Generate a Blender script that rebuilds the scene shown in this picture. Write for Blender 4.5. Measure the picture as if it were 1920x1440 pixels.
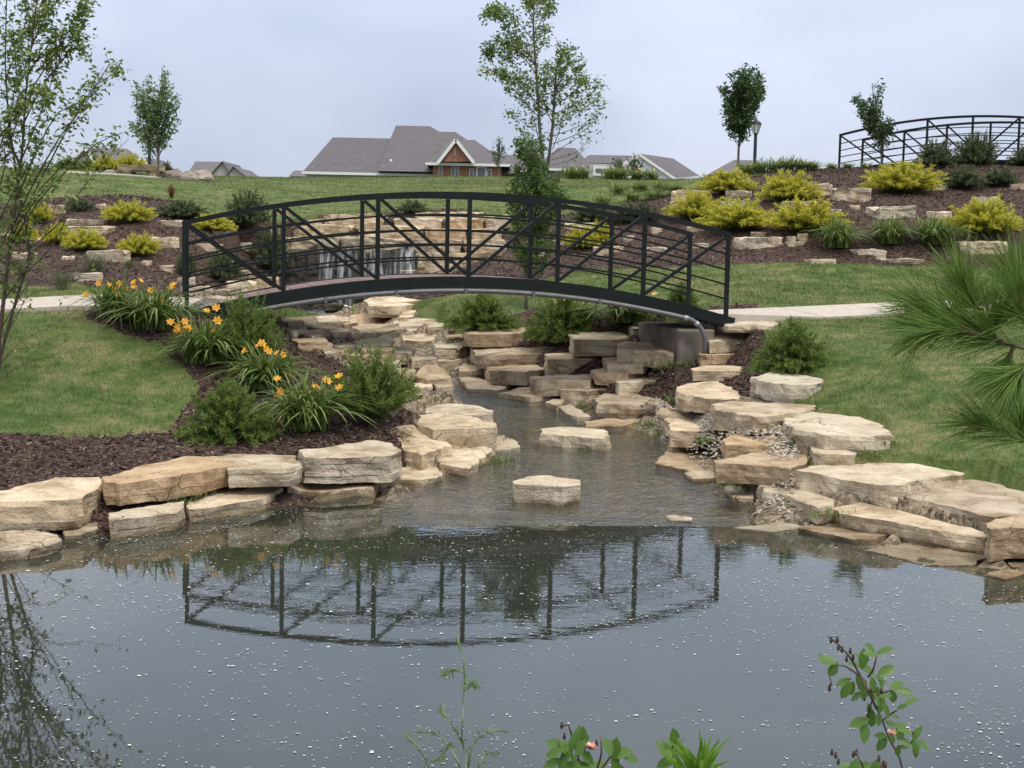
import bpy, math, random
import numpy as np
from mathutils import Vector, Matrix, noise

for o in list(bpy.data.objects):
    bpy.data.objects.remove(o)
scene = bpy.context.scene
COL = scene.collection

# ---------------------------------------------------------------- camera
FPX, PITCH, ROLL, EYE = 2800.0, 0.0976, 0.0205, 2.67      # focal length in px of a 1920 px wide picture
_F = Vector((0, math.cos(PITCH), -math.sin(PITCH)))
_R0 = Vector((1, 0, 0))
_U0 = _R0.cross(_F)
_R = _R0 * math.cos(ROLL) + _U0 * math.sin(ROLL)
_U = _U0 * math.cos(ROLL) - _R0 * math.sin(ROLL)
cam_data = bpy.data.cameras.new('camera')
cam = bpy.data.objects.new('camera', cam_data)
COL.objects.link(cam)
cam_data.sensor_fit = 'HORIZONTAL'
cam_data.sensor_width = 36.0
cam_data.lens = 36.0 * FPX / 1920.0
cam_data.clip_start, cam_data.clip_end = 0.05, 3000.0
cam.matrix_world = Matrix(((_R.x, _U.x, -_F.x, 0), (_R.y, _U.y, -_F.y, 0), (_R.z, _U.z, -_F.z, EYE), (0, 0, 0, 1)))
scene.camera = cam

# ---------------------------------------------------------------- sky, sun, exposure
SUN_EL, SUN_AZ = math.radians(58), math.radians(140)       # azimuth clockwise from +Y
world = bpy.data.worlds.new('World')
scene.world = world
world.use_nodes = True
wn, wl = world.node_tree.nodes, world.node_tree.links
wn.clear()
w_out = wn.new('ShaderNodeOutputWorld')
w_sky = wn.new('ShaderNodeTexSky')
w_sky.sky_type = 'NISHITA'
w_sky.sun_disc = False
w_sky.sun_elevation = SUN_EL
w_sky.sun_rotation = SUN_AZ
w_bg1 = wn.new('ShaderNodeBackground')
w_bg1.inputs['Strength'].default_value = 0.12
wl.new(w_sky.outputs[0], w_bg1.inputs['Color'])
w_tc = wn.new('ShaderNodeTexCoord')
w_map = wn.new('ShaderNodeMapping')
w_map.inputs['Scale'].default_value = (1.0, 1.0, 2.0)
w_map.inputs['Location'].default_value = (0.35, 0.2, 0.1)
wl.new(w_tc.outputs['Generated'], w_map.inputs['Vector'])
w_n = wn.new('ShaderNodeTexNoise')
w_n.inputs['Scale'].default_value = 3.0
w_n.inputs['Detail'].default_value = 4.0
w_n.inputs['Roughness'].default_value = 0.45
wl.new(w_map.outputs[0], w_n.inputs['Vector'])
w_r = wn.new('ShaderNodeValToRGB')
w_r.color_ramp.elements[0].position = 0.36
w_r.color_ramp.elements[0].color = (0.325, 0.375, 0.505, 1)
w_r.color_ramp.elements[1].position = 0.62
w_r.color_ramp.elements[1].color = (0.515, 0.555, 0.675, 1)
wl.new(w_n.outputs['Fac'], w_r.inputs[0])
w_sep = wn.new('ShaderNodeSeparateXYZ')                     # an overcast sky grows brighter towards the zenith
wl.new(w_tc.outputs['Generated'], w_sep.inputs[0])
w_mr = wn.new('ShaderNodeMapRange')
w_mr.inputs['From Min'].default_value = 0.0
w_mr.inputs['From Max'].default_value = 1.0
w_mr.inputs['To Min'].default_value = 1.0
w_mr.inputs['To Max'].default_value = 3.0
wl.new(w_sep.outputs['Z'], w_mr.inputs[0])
w_mr2 = wn.new('ShaderNodeMapRange')                        # the cloud is whiter overhead than low over the land
w_mr2.inputs['From Min'].default_value = 0.30
w_mr2.inputs['From Max'].default_value = 0.75
wl.new(w_sep.outputs['Z'], w_mr2.inputs[0])
w_cm = wn.new('ShaderNodeMix')
w_cm.data_type = 'RGBA'
w_cm.inputs[7].default_value = (0.55, 0.535, 0.51, 1)
wl.new(w_mr2.outputs[0], w_cm.inputs[0])
wl.new(w_r.outputs[0], w_cm.inputs[6])
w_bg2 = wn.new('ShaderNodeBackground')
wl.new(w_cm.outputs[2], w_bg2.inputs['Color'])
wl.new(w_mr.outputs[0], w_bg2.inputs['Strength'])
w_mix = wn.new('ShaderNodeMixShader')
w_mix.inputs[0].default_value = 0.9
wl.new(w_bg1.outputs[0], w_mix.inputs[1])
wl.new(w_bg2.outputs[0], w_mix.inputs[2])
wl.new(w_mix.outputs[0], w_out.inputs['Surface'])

sun_data = bpy.data.lights.new('sun', 'SUN')
sun_data.energy = 1.5
sun_data.angle = math.radians(14)
sun_data.color = (1.0, 0.93, 0.82)
sun = bpy.data.objects.new('sun', sun_data)
COL.objects.link(sun)
_sd = Vector((math.sin(SUN_AZ) * math.cos(SUN_EL), math.cos(SUN_AZ) * math.cos(SUN_EL), math.sin(SUN_EL)))
sun.rotation_euler = (-_sd).to_track_quat('-Z', 'Y').to_euler()
sun.location = (30, -20, 60)

vs = scene.view_settings
vs.view_transform = 'Standard'
vs.look = 'None'
vs.exposure = 0.3
vs.gamma = 1.0
vs.use_curve_mapping = False
scene.cycles.use_denoising = True
scene.cycles.max_bounces = 8
scene.cycles.transparent_max_bounces = 16
scene.cycles.caustics_reflective = False
scene.cycles.caustics_refractive = False

# ---------------------------------------------------------------- pixel -> place
def ray(px, py):
    return _F + _R * ((px - 960.0) / FPX) + _U * ((720.0 - py) / FPX)

def at(px, py, Y):
    """point on the pixel's ray at world distance Y"""
    d = ray(px, py)
    t = Y / d.y
    return Vector((d.x * t, Y, EYE + d.z * t))

def atz(px, py, z):
    d = ray(px, py)
    t = (z - EYE) / d.z
    return Vector((d.x * t, d.y * t, z))

# ---------------------------------------------------------------- object helpers
def tag(o, label=None, cat=None, group=None, kind=None):
    if label: o['label'] = label
    if cat: o['category'] = cat
    if group: o['group'] = group
    if kind: o['kind'] = kind
    return o

def empty(name, loc, rz=0.0):
    o = bpy.data.objects.new(name, None)
    o.empty_display_size = 0.1
    COL.objects.link(o)
    o.location = loc
    o.rotation_euler = (0, 0, rz)
    return o

def new_mesh(name, verts, faces, mat=None, smooth=False, attr=None):
    me = bpy.data.meshes.new(name)
    me.from_pydata([tuple(v) for v in verts], [], [tuple(f) for f in faces])
    if mat: me.materials.append(mat)
    if smooth: me.polygons.foreach_set('use_smooth', [True] * len(me.polygons))
    if attr:
        for k, vals in attr.items():
            a = me.attributes.new(k, 'FLOAT', 'POINT')
            a.data.foreach_set('value', vals)
    me.update()
    return me

def np_mesh(name, co, nper, mat=None, attr=None, smooth=False):
    """co (n*nper,3): faces are runs of nper vertices"""
    co = np.ascontiguousarray(co, dtype=np.float32).reshape(-1, 3)
    nv = len(co); nf = nv // nper
    me = bpy.data.meshes.new(name)
    me.vertices.add(nv)
    me.vertices.foreach_set('co', co.ravel())
    me.loops.add(nv)
    me.loops.foreach_set('vertex_index', np.arange(nv, dtype=np.int32))
    me.polygons.add(nf)
    me.polygons.foreach_set('loop_start', np.arange(0, nv, nper, dtype=np.int32))
    if smooth: me.polygons.foreach_set('use_smooth', np.ones(nf, dtype=bool))
    if mat: me.materials.append(mat)
    if attr:
        for k, vals in attr.items():
            a = me.attributes.new(k, 'FLOAT', 'POINT')
            a.data.foreach_set('value', np.ascontiguousarray(vals, dtype=np.float32))
    me.update(calc_edges=True)
    return me

def link(name, me, parent=None, loc=None, rz=None):
    o = bpy.data.objects.new(name, me)
    COL.objects.link(o)
    if parent: o.parent = parent
    if loc is not None: o.location = loc
    if rz is not None: o.rotation_euler = (0, 0, rz)
    return o

def part(name, verts, faces, mat, root, smooth=False):
    """a part given in world coordinates under an unrotated, unscaled root"""
    p = root.location if root.parent is None else root.parent.location + root.location
    v = [(a[0] - p[0], a[1] - p[1], a[2] - p[2]) for a in verts]
    return link(name, new_mesh(name, v, faces, mat, smooth), root)

class MB:
    def __init__(s): s.v, s.f = [], []
    def add(s, v, f):
        n = len(s.v); s.v += [tuple(a) for a in v]; s.f += [tuple(i + n for i in q) for q in f]
        return s
    def box(s, x0, y0, z0, x1, y1, z1):
        return s.add([(x0, y0, z0), (x1, y0, z0), (x1, y1, z0), (x0, y1, z0), (x0, y0, z1), (x1, y0, z1), (x1, y1, z1), (x0, y1, z1)],
                     [(0, 3, 2, 1), (4, 5, 6, 7), (0, 1, 5, 4), (1, 2, 6, 5), (2, 3, 7, 6), (3, 0, 4, 7)])
    def bar(s, pts, w, h, side=Vector((0, 1, 0))):
        """rectangular bar swept along pts; w across 'side', h the other way"""
        n = len(pts); vs_ = []
        for i, p in enumerate(pts):
            p = Vector(p)
            t = (Vector(pts[min(i + 1, n - 1)]) - Vector(pts[max(i - 1, 0)])).normalized()
            sd = (side - t * side.dot(t)).normalized()
            up = sd.cross(t)
            vs_ += [p + sd * w / 2 + up * h / 2, p - sd * w / 2 + up * h / 2, p - sd * w / 2 - up * h / 2, p + sd * w / 2 - up * h / 2]
        fs = []
        for i in range(n - 1):
            a, b = i * 4, i * 4 + 4
            for k in range(4):
                fs.append((a + k, a + (k + 1) % 4, b + (k + 1) % 4, b + k))
        fs += [(3, 2, 1, 0), tuple(range(4 * n - 4, 4 * n))]
        return s.add(vs_, fs)
    def tube(s, pts, radii, n=6):
        vs_, fs = [], []
        m = len(pts)
        ref = Vector((0.31, 0.2, 0.93))
        for i, p in enumerate(pts):
            p = Vector(p)
            t = (Vector(pts[min(i + 1, m - 1)]) - Vector(pts[max(i - 1, 0)]))
            t = t.normalized() if t.length > 1e-9 else Vector((0, 0, 1))
            r_ = ref if abs(t.dot(ref)) < 0.95 else Vector((1, 0, 0))
            a = t.cross(r_).normalized(); b = t.cross(a)
            rad = radii[i] if hasattr(radii, '__len__') else radii
            for k in range(n):
                q = 2 * math.pi * k / n
                vs_.append(p + a * math.cos(q) * rad + b * math.sin(q) * rad)
        for i in range(m - 1):
            for k in range(n):
                fs.append((i * n + k, i * n + (k + 1) % n, (i + 1) * n + (k + 1) % n, (i + 1) * n + k))
        fs.append(tuple(range(n - 1, -1, -1)))
        fs.append(tuple(range((m - 1) * n, m * n)))
        return s.add(vs_, fs)
    def lathe(s, cx, cy, prof, n=8, rot=0.0):
        vs_, fs = [], []
        for (r, z) in prof:
            for k in range(n):
                q = 2 * math.pi * k / n + rot
                vs_.append((cx + r * math.cos(q), cy + r * math.sin(q), z))
        for i in range(len(prof) - 1):
            for k in range(n):
                fs.append((i * n + k, i * n + (k + 1) % n, (i + 1) * n + (k + 1) % n, (i + 1) * n + k))
        fs.append(tuple(range(n - 1, -1, -1)))
        fs.append(tuple(range((len(prof) - 1) * n, len(prof) * n)))
        return s.add(vs_, fs)
    def build(s, name, mat, root, smooth=False):
        return part(name, s.v, s.f, mat, root, smooth)

# ---------------------------------------------------------------- material helpers
def mat_new(name):
    m = bpy.data.materials.new(name)
    m.use_nodes = True
    nt = m.node_tree
    b = nt.nodes['Principled BSDF']
    return m, nt, b

def N(nt, typ, **kw):
    n = nt.nodes.new(typ)
    for k, v in kw.items():
        if k.startswith('_'): setattr(n, k[1:], v)
        else: n.inputs[k].default_value = v
    return n

def ramp(nt, fac, stops, interp='LINEAR'):
    r = nt.nodes.new('ShaderNodeValToRGB')
    cr = r.color_ramp
    cr.interpolation = interp
    while len(cr.elements) < len(stops): cr.elements.new(0.5)
    for e, (p, c) in zip(cr.elements, stops):
        e.position = p
        e.color = (*c, 1) if len(c) == 3 else c
    if fac is not None: nt.links.new(fac, r.inputs[0])
    return r.outputs[0]

def mixc(nt, fac, a, b, mode='MIX'):
    m = nt.nodes.new('ShaderNodeMix')
    m.data_type = 'RGBA'
    m.blend_type = mode
    for sock, val in ((m.inputs[0], fac), (m.inputs[6], a), (m.inputs[7], b)):
        if hasattr(val, 'is_linked') or hasattr(val, 'links'): nt.links.new(val, sock)
        elif isinstance(val, (tuple, list)): sock.default_value = (*val, 1) if len(val) == 3 else val
        else: sock.default_value = val
    return m.outputs[2]

def math_n(nt, op, a, b=None, clamp=False):
    m = nt.nodes.new('ShaderNodeMath')
    m.operation = op
    m.use_clamp = clamp
    for i, val in enumerate((a, b)):
        if val is None: continue
        if hasattr(val, 'links'): nt.links.new(val, m.inputs[i])
        else: m.inputs[i].default_value = val
    return m.outputs[0]

def pos(nt, scale=(1, 1, 1)):
    g = nt.nodes.new('ShaderNodeNewGeometry')
    mp = nt.nodes.new('ShaderNodeMapping')
    mp.inputs['Scale'].default_value = scale
    nt.links.new(g.outputs['Position'], mp.inputs['Vector'])
    return mp.outputs[0]

def noise_n(nt, vec, scale, detail=3.0, rough=0.55, dist=0.0):
    n = N(nt, 'ShaderNodeTexNoise', Scale=scale, Detail=detail, Roughness=rough, Distortion=dist)
    if vec is not None: nt.links.new(vec, n.inputs['Vector'])
    return n.outputs['Fac']

def bump(nt, b, height, strength=0.5, distance=0.02):
    n = N(nt, 'ShaderNodeBump', Strength=strength, Distance=distance)
    nt.links.new(height, n.inputs['Height'])
    nt.links.new(n.outputs[0], b.inputs['Normal'])

def simple_mat(name, col, rough=0.6, metal=0.0, var=0.0, scale=8.0, spec=None):
    m, nt, b = mat_new(name)
    if var > 0:
        f = noise_n(nt, pos(nt), scale, 4)
        c = ramp(nt, f, [(0.3, tuple(v * (1 - var) for v in col)), (0.7, tuple(min(1, v * (1 + var)) for v in col))])
        nt.links.new(c, b.inputs['Base Color'])
    else:
        b.inputs['Base Color'].default_value = (*col, 1)
    b.inputs['Roughness'].default_value = rough
    b.inputs['Metallic'].default_value = metal
    if spec is not None: b.inputs['Specular IOR Level'].default_value = spec
    return m

def leaf_mat(name, stops, rough=0.55, transl=0.25, tip=None):
    """leaf colour varies leaf by leaf; tip = second ramp over the 'tip' attribute"""
    m, nt, b = mat_new(name)
    g = nt.nodes.new('ShaderNodeNewGeometry')
    c = ramp(nt, g.outputs['Random Per Island'], stops)
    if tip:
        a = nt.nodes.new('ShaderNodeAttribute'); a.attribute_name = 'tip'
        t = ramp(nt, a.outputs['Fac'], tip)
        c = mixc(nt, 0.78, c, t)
    nt.links.new(c, b.inputs['Base Color'])
    b.inputs['Roughness'].default_value = rough
    b.inputs['Specular IOR Level'].default_value = 0.3
    if transl > 0:
        out = nt.nodes['Material Output']
        t = nt.nodes.new('ShaderNodeBsdfTranslucent')
        nt.links.new(c, t.inputs['Color'])
        mx = nt.nodes.new('ShaderNodeMixShader')
        mx.inputs[0].default_value = transl
        nt.links.new(b.outputs[0], mx.inputs[1]); nt.links.new(t.outputs[0], mx.inputs[2])
        nt.links.new(mx.outputs[0], out.inputs['Surface'])
    return m
# ---------------------------------------------------------------- terrain heights
# (px, py, distance): the ground seen at that pixel lies at that distance
CTRL = [(0,890,14.6),(200,862,15.0),(500,832,15.9),(680,838,16.1),(0,820,15.8),(330,808,16.4),(100,700,18.4),(350,700,18.6),
 (0,600,20.0),(150,592,20.3),(0,579,21.2),(350,588,20.6),(600,760,17.9),(500,680,19.6),(700,745,18.9),(440,640,20.0),
 (0,545,23.6),(200,525,25.0),(0,480,27.5),(250,470,28),(100,420,31),(350,420,32),(450,480,30),(0,380,34),(300,380,36),
 (100,345,41),(300,342,44),(250,325,50),(440,440,32.5),(600,400,38.5),(900,395,39),(600,360,50),(900,355,50),(550,335,62),
 (900,333,62),(1200,350,55),(1250,338,62),(650,405,36.5),(850,400,37),(480,540,30.0),
 (880,590,27.5),(990,585,27.5),(850,555,30),(1100,540,29),(950,645,24.4),(1150,612,24.6),(1050,500,33),(1050,440,36),(1200,430,36),
 (1000,400,39),(1200,380,42),(1362,597,22.7),(1280,690,21.5),(1250,740,19.5),(1400,740,19.3),(1300,800,17.6),(1420,790,17.3),
 (1560,820,16.2),(1450,880,15.2),(1640,860,15.5),(1800,890,14.8),(1920,900,14.6),(1700,700,18.8),(1900,700,18.8),(1550,650,20.6),
 (1800,620,21.8),(1500,598,23.2),(1650,580,24.6),(1900,572,25.5),(1500,562,26),(1700,500,31),(1920,495,31),(1400,496,31),
 (1280,440,35),(1500,440,33),(1700,430,33),(1900,430,33),(1400,370,38.5),(1650,370,37),(1850,370,37),(1450,325,43),(1700,315,43.5),
 (1900,310,44),(1330,340,43)]
CW = [(0,0,1.05),(0,3,0.6),(0,5,0.2),(-10,3,0.6),(10,3,0.6),(0,-10,1.5),(-12,14,0.5),(12,14,0.5),(-14,20,1.45),(14,22,1.55),
 (-25,35,3.2),(25,35,3.6),(-40,60,4.8),(40,60,5.0),(0,100,5.6),(-60,100,5.2),(60,100,5.4),(0,150,6.0),(-80,150,5.6),(80,150,5.6),
 (0,300,6.0),(-200,300,5.6),(200,300,5.6),(0,600,6),(-300,0,3),(300,0,3),(-400,600,6),(400,600,6),(14,44,5.1),(19,40,4.8),(16,50,5.0)]
_cp = np.array([list(at(*c)) for c in CTRL] + [list(c) for c in CW], dtype=float)
def _U_tps(r2):
    return np.where(r2 > 1e-12, 0.5 * r2 * np.log(np.maximum(r2, 1e-12)), 0.0)
def _tps_fit(p):
    n = len(p)
    K = _U_tps(((p[:, None, :2] - p[None, :, :2]) ** 2).sum(2)) + np.eye(n) * 0.03
    P = np.hstack([np.ones((n, 1)), p[:, :2]])
    A = np.zeros((n + 3, n + 3)); A[:n, :n] = K; A[:n, n:] = P; A[n:, :n] = P.T
    return np.linalg.solve(A, np.concatenate([p[:, 2], np.zeros(3)]))
_tw = _tps_fit(_cp)
def tps(x, y):
    x = np.asarray(x, float); y = np.asarray(y, float)
    out = np.empty(x.shape); xf, yf, of = x.ravel(), y.ravel(), out.ravel()
    for s in range(0, len(xf), 20000):
        a, b = xf[s:s + 20000], yf[s:s + 20000]
        r2 = (a[:, None] - _cp[None, :, 0]) ** 2 + (b[:, None] - _cp[None, :, 1]) ** 2
        of[s:s + 20000] = _U_tps(r2) @ _tw[:-3] + _tw[-3] + _tw[-2] * a + _tw[-1] * b
    return of.reshape(x.shape)

def in_poly(x, y, poly):
    x = np.asarray(x, float); y = np.asarray(y, float)
    ins = np.zeros(x.shape, bool)
    n = len(poly)
    for i in range(n):
        x1, y1 = poly[i][0], poly[i][1]; x2, y2 = poly[(i + 1) % n][0], poly[(i + 1) % n][1]
        if y1 == y2: continue
        c = ((y1 > y) != (y2 > y)) & (x < (x2 - x1) * (y - y1) / (y2 - y1) + x1)
        ins ^= c
    return ins

def seg_dist(x, y, a, b):
    dx, dy = b[0] - a[0], b[1] - a[1]
    L = dx * dx + dy * dy + 1e-9
    t = np.clip(((x - a[0]) * dx + (y - a[1]) * dy) / L, 0, 1)
    return np.hypot(x - a[0] - t * dx, y - a[1] - t * dy), t

POND_PX = [(-400,1112),(-100,1078),(60,1050),(150,1010),(345,988),(530,955),(700,928),(742,950),(850,966),(1100,970),(1370,976),(1500,1003),
           (1640,1030),(1740,1058),(1850,1070),(1960,1100),(2200,1180)]
POND = [(p.x, p.y) for p in (atz(a, b, 0.0) for a, b in POND_PX)] + [(7.5, 8.6), (6.5, 5.8), (3, 4.9), (-3, 4.9), (-6, 5.6), (-7.2, 8.2)]
# stream rows: left px, right px, py, water level
STREAM = [(745,1385,1012,-0.035),(742,1380,978,0.004),(738,1395,945,0.022),(835,1350,905,0.04),(905,1250,860,0.06),(920,1225,820,0.09),(905,1125,785,0.14),
          (840,1040,757,0.20),(785,950,733,0.25),(770,905,722,0.27),(735,800,703,0.40),(685,750,668,0.55),(600,690,635,0.72),(535,645,608,0.86),
          (512,612,595,0.95),(508,604,583,1.06),(530,710,574,1.10)]
SROW = [(atz(l, y, z), atz(r, y, z)) for l, r, y, z in STREAM]
SMID = [((a + b) * 0.5, (b - a).length * 0.5) for a, b in SROW]

def carve(x, y, z):
    x = np.asarray(x, float); y = np.asarray(y, float); z = np.array(z, float)
    m = (y > 12) & (y < 36) & (np.abs(x) < 9)
    if m.any():
        xs, ys, zs = x[m], y[m], z[m]
        best = np.full(xs.shape, 1e9); lev = np.zeros(xs.shape); rgt = np.zeros(xs.shape, bool)
        for (p, hp), (q, hq) in zip(SMID[:-1], SMID[1:]):
            d, t = seg_dist(xs, ys, p, q)
            e = d - (hp + (hq - hp) * t)
            k = e < best
            rgt = np.where(k, (q.x - p.x) * (ys - p.y) - (q.y - p.y) * (xs - p.x) < 0, rgt)
            best = np.where(k, e, best); lev = np.where(k, p.z + (q.z - p.z) * t, lev)
        bed = lev - 0.10 + np.maximum(best, 0) * np.where(rgt & (ys > 19.8), 0.5, 1.1)
        near = best < np.where(rgt, 2.4, 1.2)
        zs = np.where(near, np.minimum(zs, np.where(best < 0, lev - 0.10, bed)), zs)
        z[m] = zs
    m = (y > 2) & (y < 18) & (np.abs(x) < 12)
    if m.any():
        xs, ys, zs = x[m], y[m], z[m]
        dist = np.full(xs.shape, 1e9)
        n = len(POND)
        for i in range(n):
            d, _ = seg_dist(xs, ys, POND[i], POND[(i + 1) % n])
            dist = np.minimum(dist, d)
        ins = in_poly(xs, ys, POND)
        zi = np.minimum(zs, -0.09 - np.minimum(0.38 * dist, 1.1))
        zo = np.minimum(zs, -0.09 + dist * 0.42)
        z[m] = np.where(ins, zi, zo)
    # the bank is cut back in front of the abutment
    u = (x + 4.50513) * math.cos(0.23764) + (y - 20.58507) * math.sin(0.23764)
    v = -(x + 4.50513) * math.sin(0.23764) + (y - 20.58507) * math.cos(0.23764)
    d = np.maximum(np.maximum(6.2 - u, u - 7.72), np.maximum(-1.3 - v, v - 1.5))
    z = np.where(d < 1.5, np.minimum(z, 0.80 + np.maximum(v + 0.8, 0) * 0.10 + np.maximum(d, 0) * 1.6), z)
    return z

def height(x, y):
    return carve(x, y, tps(x, y))

def water_level(x, y):
    x = np.asarray(x, float); y = np.asarray(y, float)
    w = np.where(in_poly(x, y, POND), 0.0, -9.0)
    for (a, b), (c, d) in zip(SROW[:-1], SROW[1:]):
        k = in_poly(x, y, [a, b, d, c])
        if k.any():
            t = np.clip((y - a.y) / max(c.y - a.y, 1e-3), 0, 1)
            w = np.where(k, np.maximum(w, a.z + (c.z - a.z) * t), w)
    return w

_Yq = np.concatenate([np.arange(2.0, 40, 0.04), np.arange(40, 130, 0.2)])
def hit(px, py):
    """where the pixel's ray first meets the ground or the water"""
    d = ray(px, py)
    t = _Yq / d.y
    X, Z = d.x * t, EYE + d.z * t
    H = np.maximum(height(X, _Yq), water_level(X, _Yq))
    k = np.nonzero(Z < H)[0]
    k = k[_Yq[k] > 5.5] if len(k) else k
    i = int(k[0]) if len(k) else len(_Yq) - 1
    return Vector((X[i], _Yq[i], H[i]))

def ground_z(x, y):
    return float(height(np.array([x]), np.array([y]))[0])

# ---------------------------------------------------------------- zones of the ground (pixel outlines laid on the terrain)
def lay(pts): return [tuple(hit(a, b))[:2] if b > 350 else tuple(at(a, b, 46))[:2] for a, b in pts]
Z_MULCH = [
 lay([(-300,815),(0,815),(200,820),(320,808),(345,770),(375,725),(345,690),(300,645),(230,628),(165,598),(160,580),(340,578),(420,575),(520,602),(600,650),(720,720),(790,790),(850,850),(850,915),(760,925),(700,945),(560,965),(430,985),(200,1015),(0,1065),(-300,1100)]),
 lay([(-400,530),(0,530),(90,540),(140,530),(330,565),(430,565),(520,570),(560,520),(530,420),(430,402),(380,396),(330,377),(250,366),(130,370),(0,380),(-400,390)]),
 lay([(1060,402),(1180,380),(1260,364),(1330,352)]) + [at(1440,328,43)[:2], at(1540,320,45)[:2], at(1700,310,48)[:2], at(2300,290,48)[:2]] +
 lay([(2300,492),(1750,500),(1600,496),(1400,496),(1250,503),(1100,505),(1000,528),(900,548),(800,562),(730,564),(735,545),(880,500),(950,440)]),
 lay([(835,600),(865,640),(960,645),(1060,650),(1240,625),(1258,605),(1190,583),(1090,572),(1010,577),(950,592),(880,612)]),
 lay([(1250,705),(1300,688),(1400,688),(1430,702),(1420,742),(1390,752),(1340,747),(1250,742)]),
 lay([(1330,590),(1420,582),(1420,572),(1330,574)]),
 lay([(850,640),(960,625),(1180,600),(1260,600),(1330,640),(1310,690),(1250,745),(1320,760),(1340,830),(1230,830),(1180,790),(1050,740),(900,720),(830,680)]),
 lay([(1305,606),(1430,606),(1445,700),(1305,700)]),
 lay([(520,420),(600,403),(900,397),(960,440),(900,510),(740,560),(540,560)]),
]
Z_GRAVEL = [[(a.x - 0.5, a.y) for a, b in SROW] + [(b.x + 0.55, b.y) for a, b in reversed(SROW)],
 lay([(1230,745),(1400,745),(1540,765),(1490,790),(1490,845),(1530,880),(1640,925),(1700,960),(1830,985),(1900,985),(2100,1050),(2100,1130),(1850,1085),(1700,1055),(1450,995),(1300,960),(1230,880)]),
 lay([(1560,925),(1680,920),(1800,940),(2050,975),(2050,1060),(1560,1010)]), lay([(820,640),(900,640),(900,720),(820,720)]), lay([(770,690),(860,690),(880,775),(790,775)]),
 lay([(520,600),(700,548),(760,562),(800,592),(850,622),(840,700),(790,790),(840,850),(700,720),(600,650)])]

def zone(x, y):
    """0 lawn, 1 mulch, 2 stream gravel"""
    z = np.zeros(np.shape(x), int)
    for p in Z_MULCH: z[in_poly(x, y, p)] = 1
    for p in Z_GRAVEL: z[in_poly(x, y, p)] = 2
    z[in_poly(x, y, POND)] = 2
    return z

# ---------------------------------------------------------------- paths
M_CONC = simple_mat('path_concrete', (0.44, 0.39, 0.33), 0.85, var=0.12, scale=5)
PATHS = []
def make_path(name, pts, w, label):
    root = empty(name, (pts[0][0], pts[0][1], ground_z(*pts[0])))
    tag(root, label, kind='structure')
    P = [Vector((a, b, 0)) for a, b in pts]
    def cross(p, t):
        """both edges of a joint and their heights, just above the ground there"""
        sd = Vector((-t.y, t.x, 0)) * w / 2
        g = lambda k: max(ground_z((p + sd * k + t * m).x, (p + sd * k + t * m).y) for m in (-0.3, 0, 0.3))
        za, zm, zb = g(-1), g(0), g(1)
        up = max(0.0, zm - (za + zb) / 2) + 0.028
        return p - sd, p + sd, (za + up, zb + up)
    st = []
    for i in range(len(P) - 1):
        n = max(1, round((P[i + 1] - P[i]).length / 1.5))
        t = (P[i + 1] - P[i]).normalized()
        if i: t = (t + (P[i] - P[i - 1]).normalized()).normalized()
        for k in range(n):
            st.append(cross(P[i].lerp(P[i + 1], k / n), t if k == 0 else (P[i + 1] - P[i]).normalized()))
    st.append(cross(P[-1], (P[-1] - P[-2]).normalized()))
    for (a0, a1, za), (b0, b1, zb) in zip(st[:-1], st[1:]):
        e = 0.006
        c = [a0.lerp(b0, e), a0.lerp(b0, 1 - e), a1.lerp(b1, 1 - e), a1.lerp(b1, e)]
        zt = [za[0], zb[0], zb[1], za[1]]
        PATHS.append([(q.x, q.y) for q in c])
        MB().add([(q.x, q.y, z - 0.3) for q, z in zip(c, zt)] + [(q.x, q.y, z) for q, z in zip(c, zt)],
                 [(0, 3, 2, 1), (4, 5, 6, 7), (0, 1, 5, 4), (1, 2, 6, 5), (2, 3, 7, 6), (3, 0, 4, 7)]).build('slab', M_CONC, root)
    return root
make_path('path', [(-4.55, 21.45), (-6.2, 21.35), (-9, 21.2), (-14, 21.5)], 1.45, 'pale concrete path leading to the daylily end of the bridge')
make_path('path', [(2.95, 23.25), (4.6, 23.85), (6.6, 24.7), (9.0, 25.6), (14, 27.2)], 1.35, 'pale concrete path leading off behind the pine from the bridge')

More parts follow.
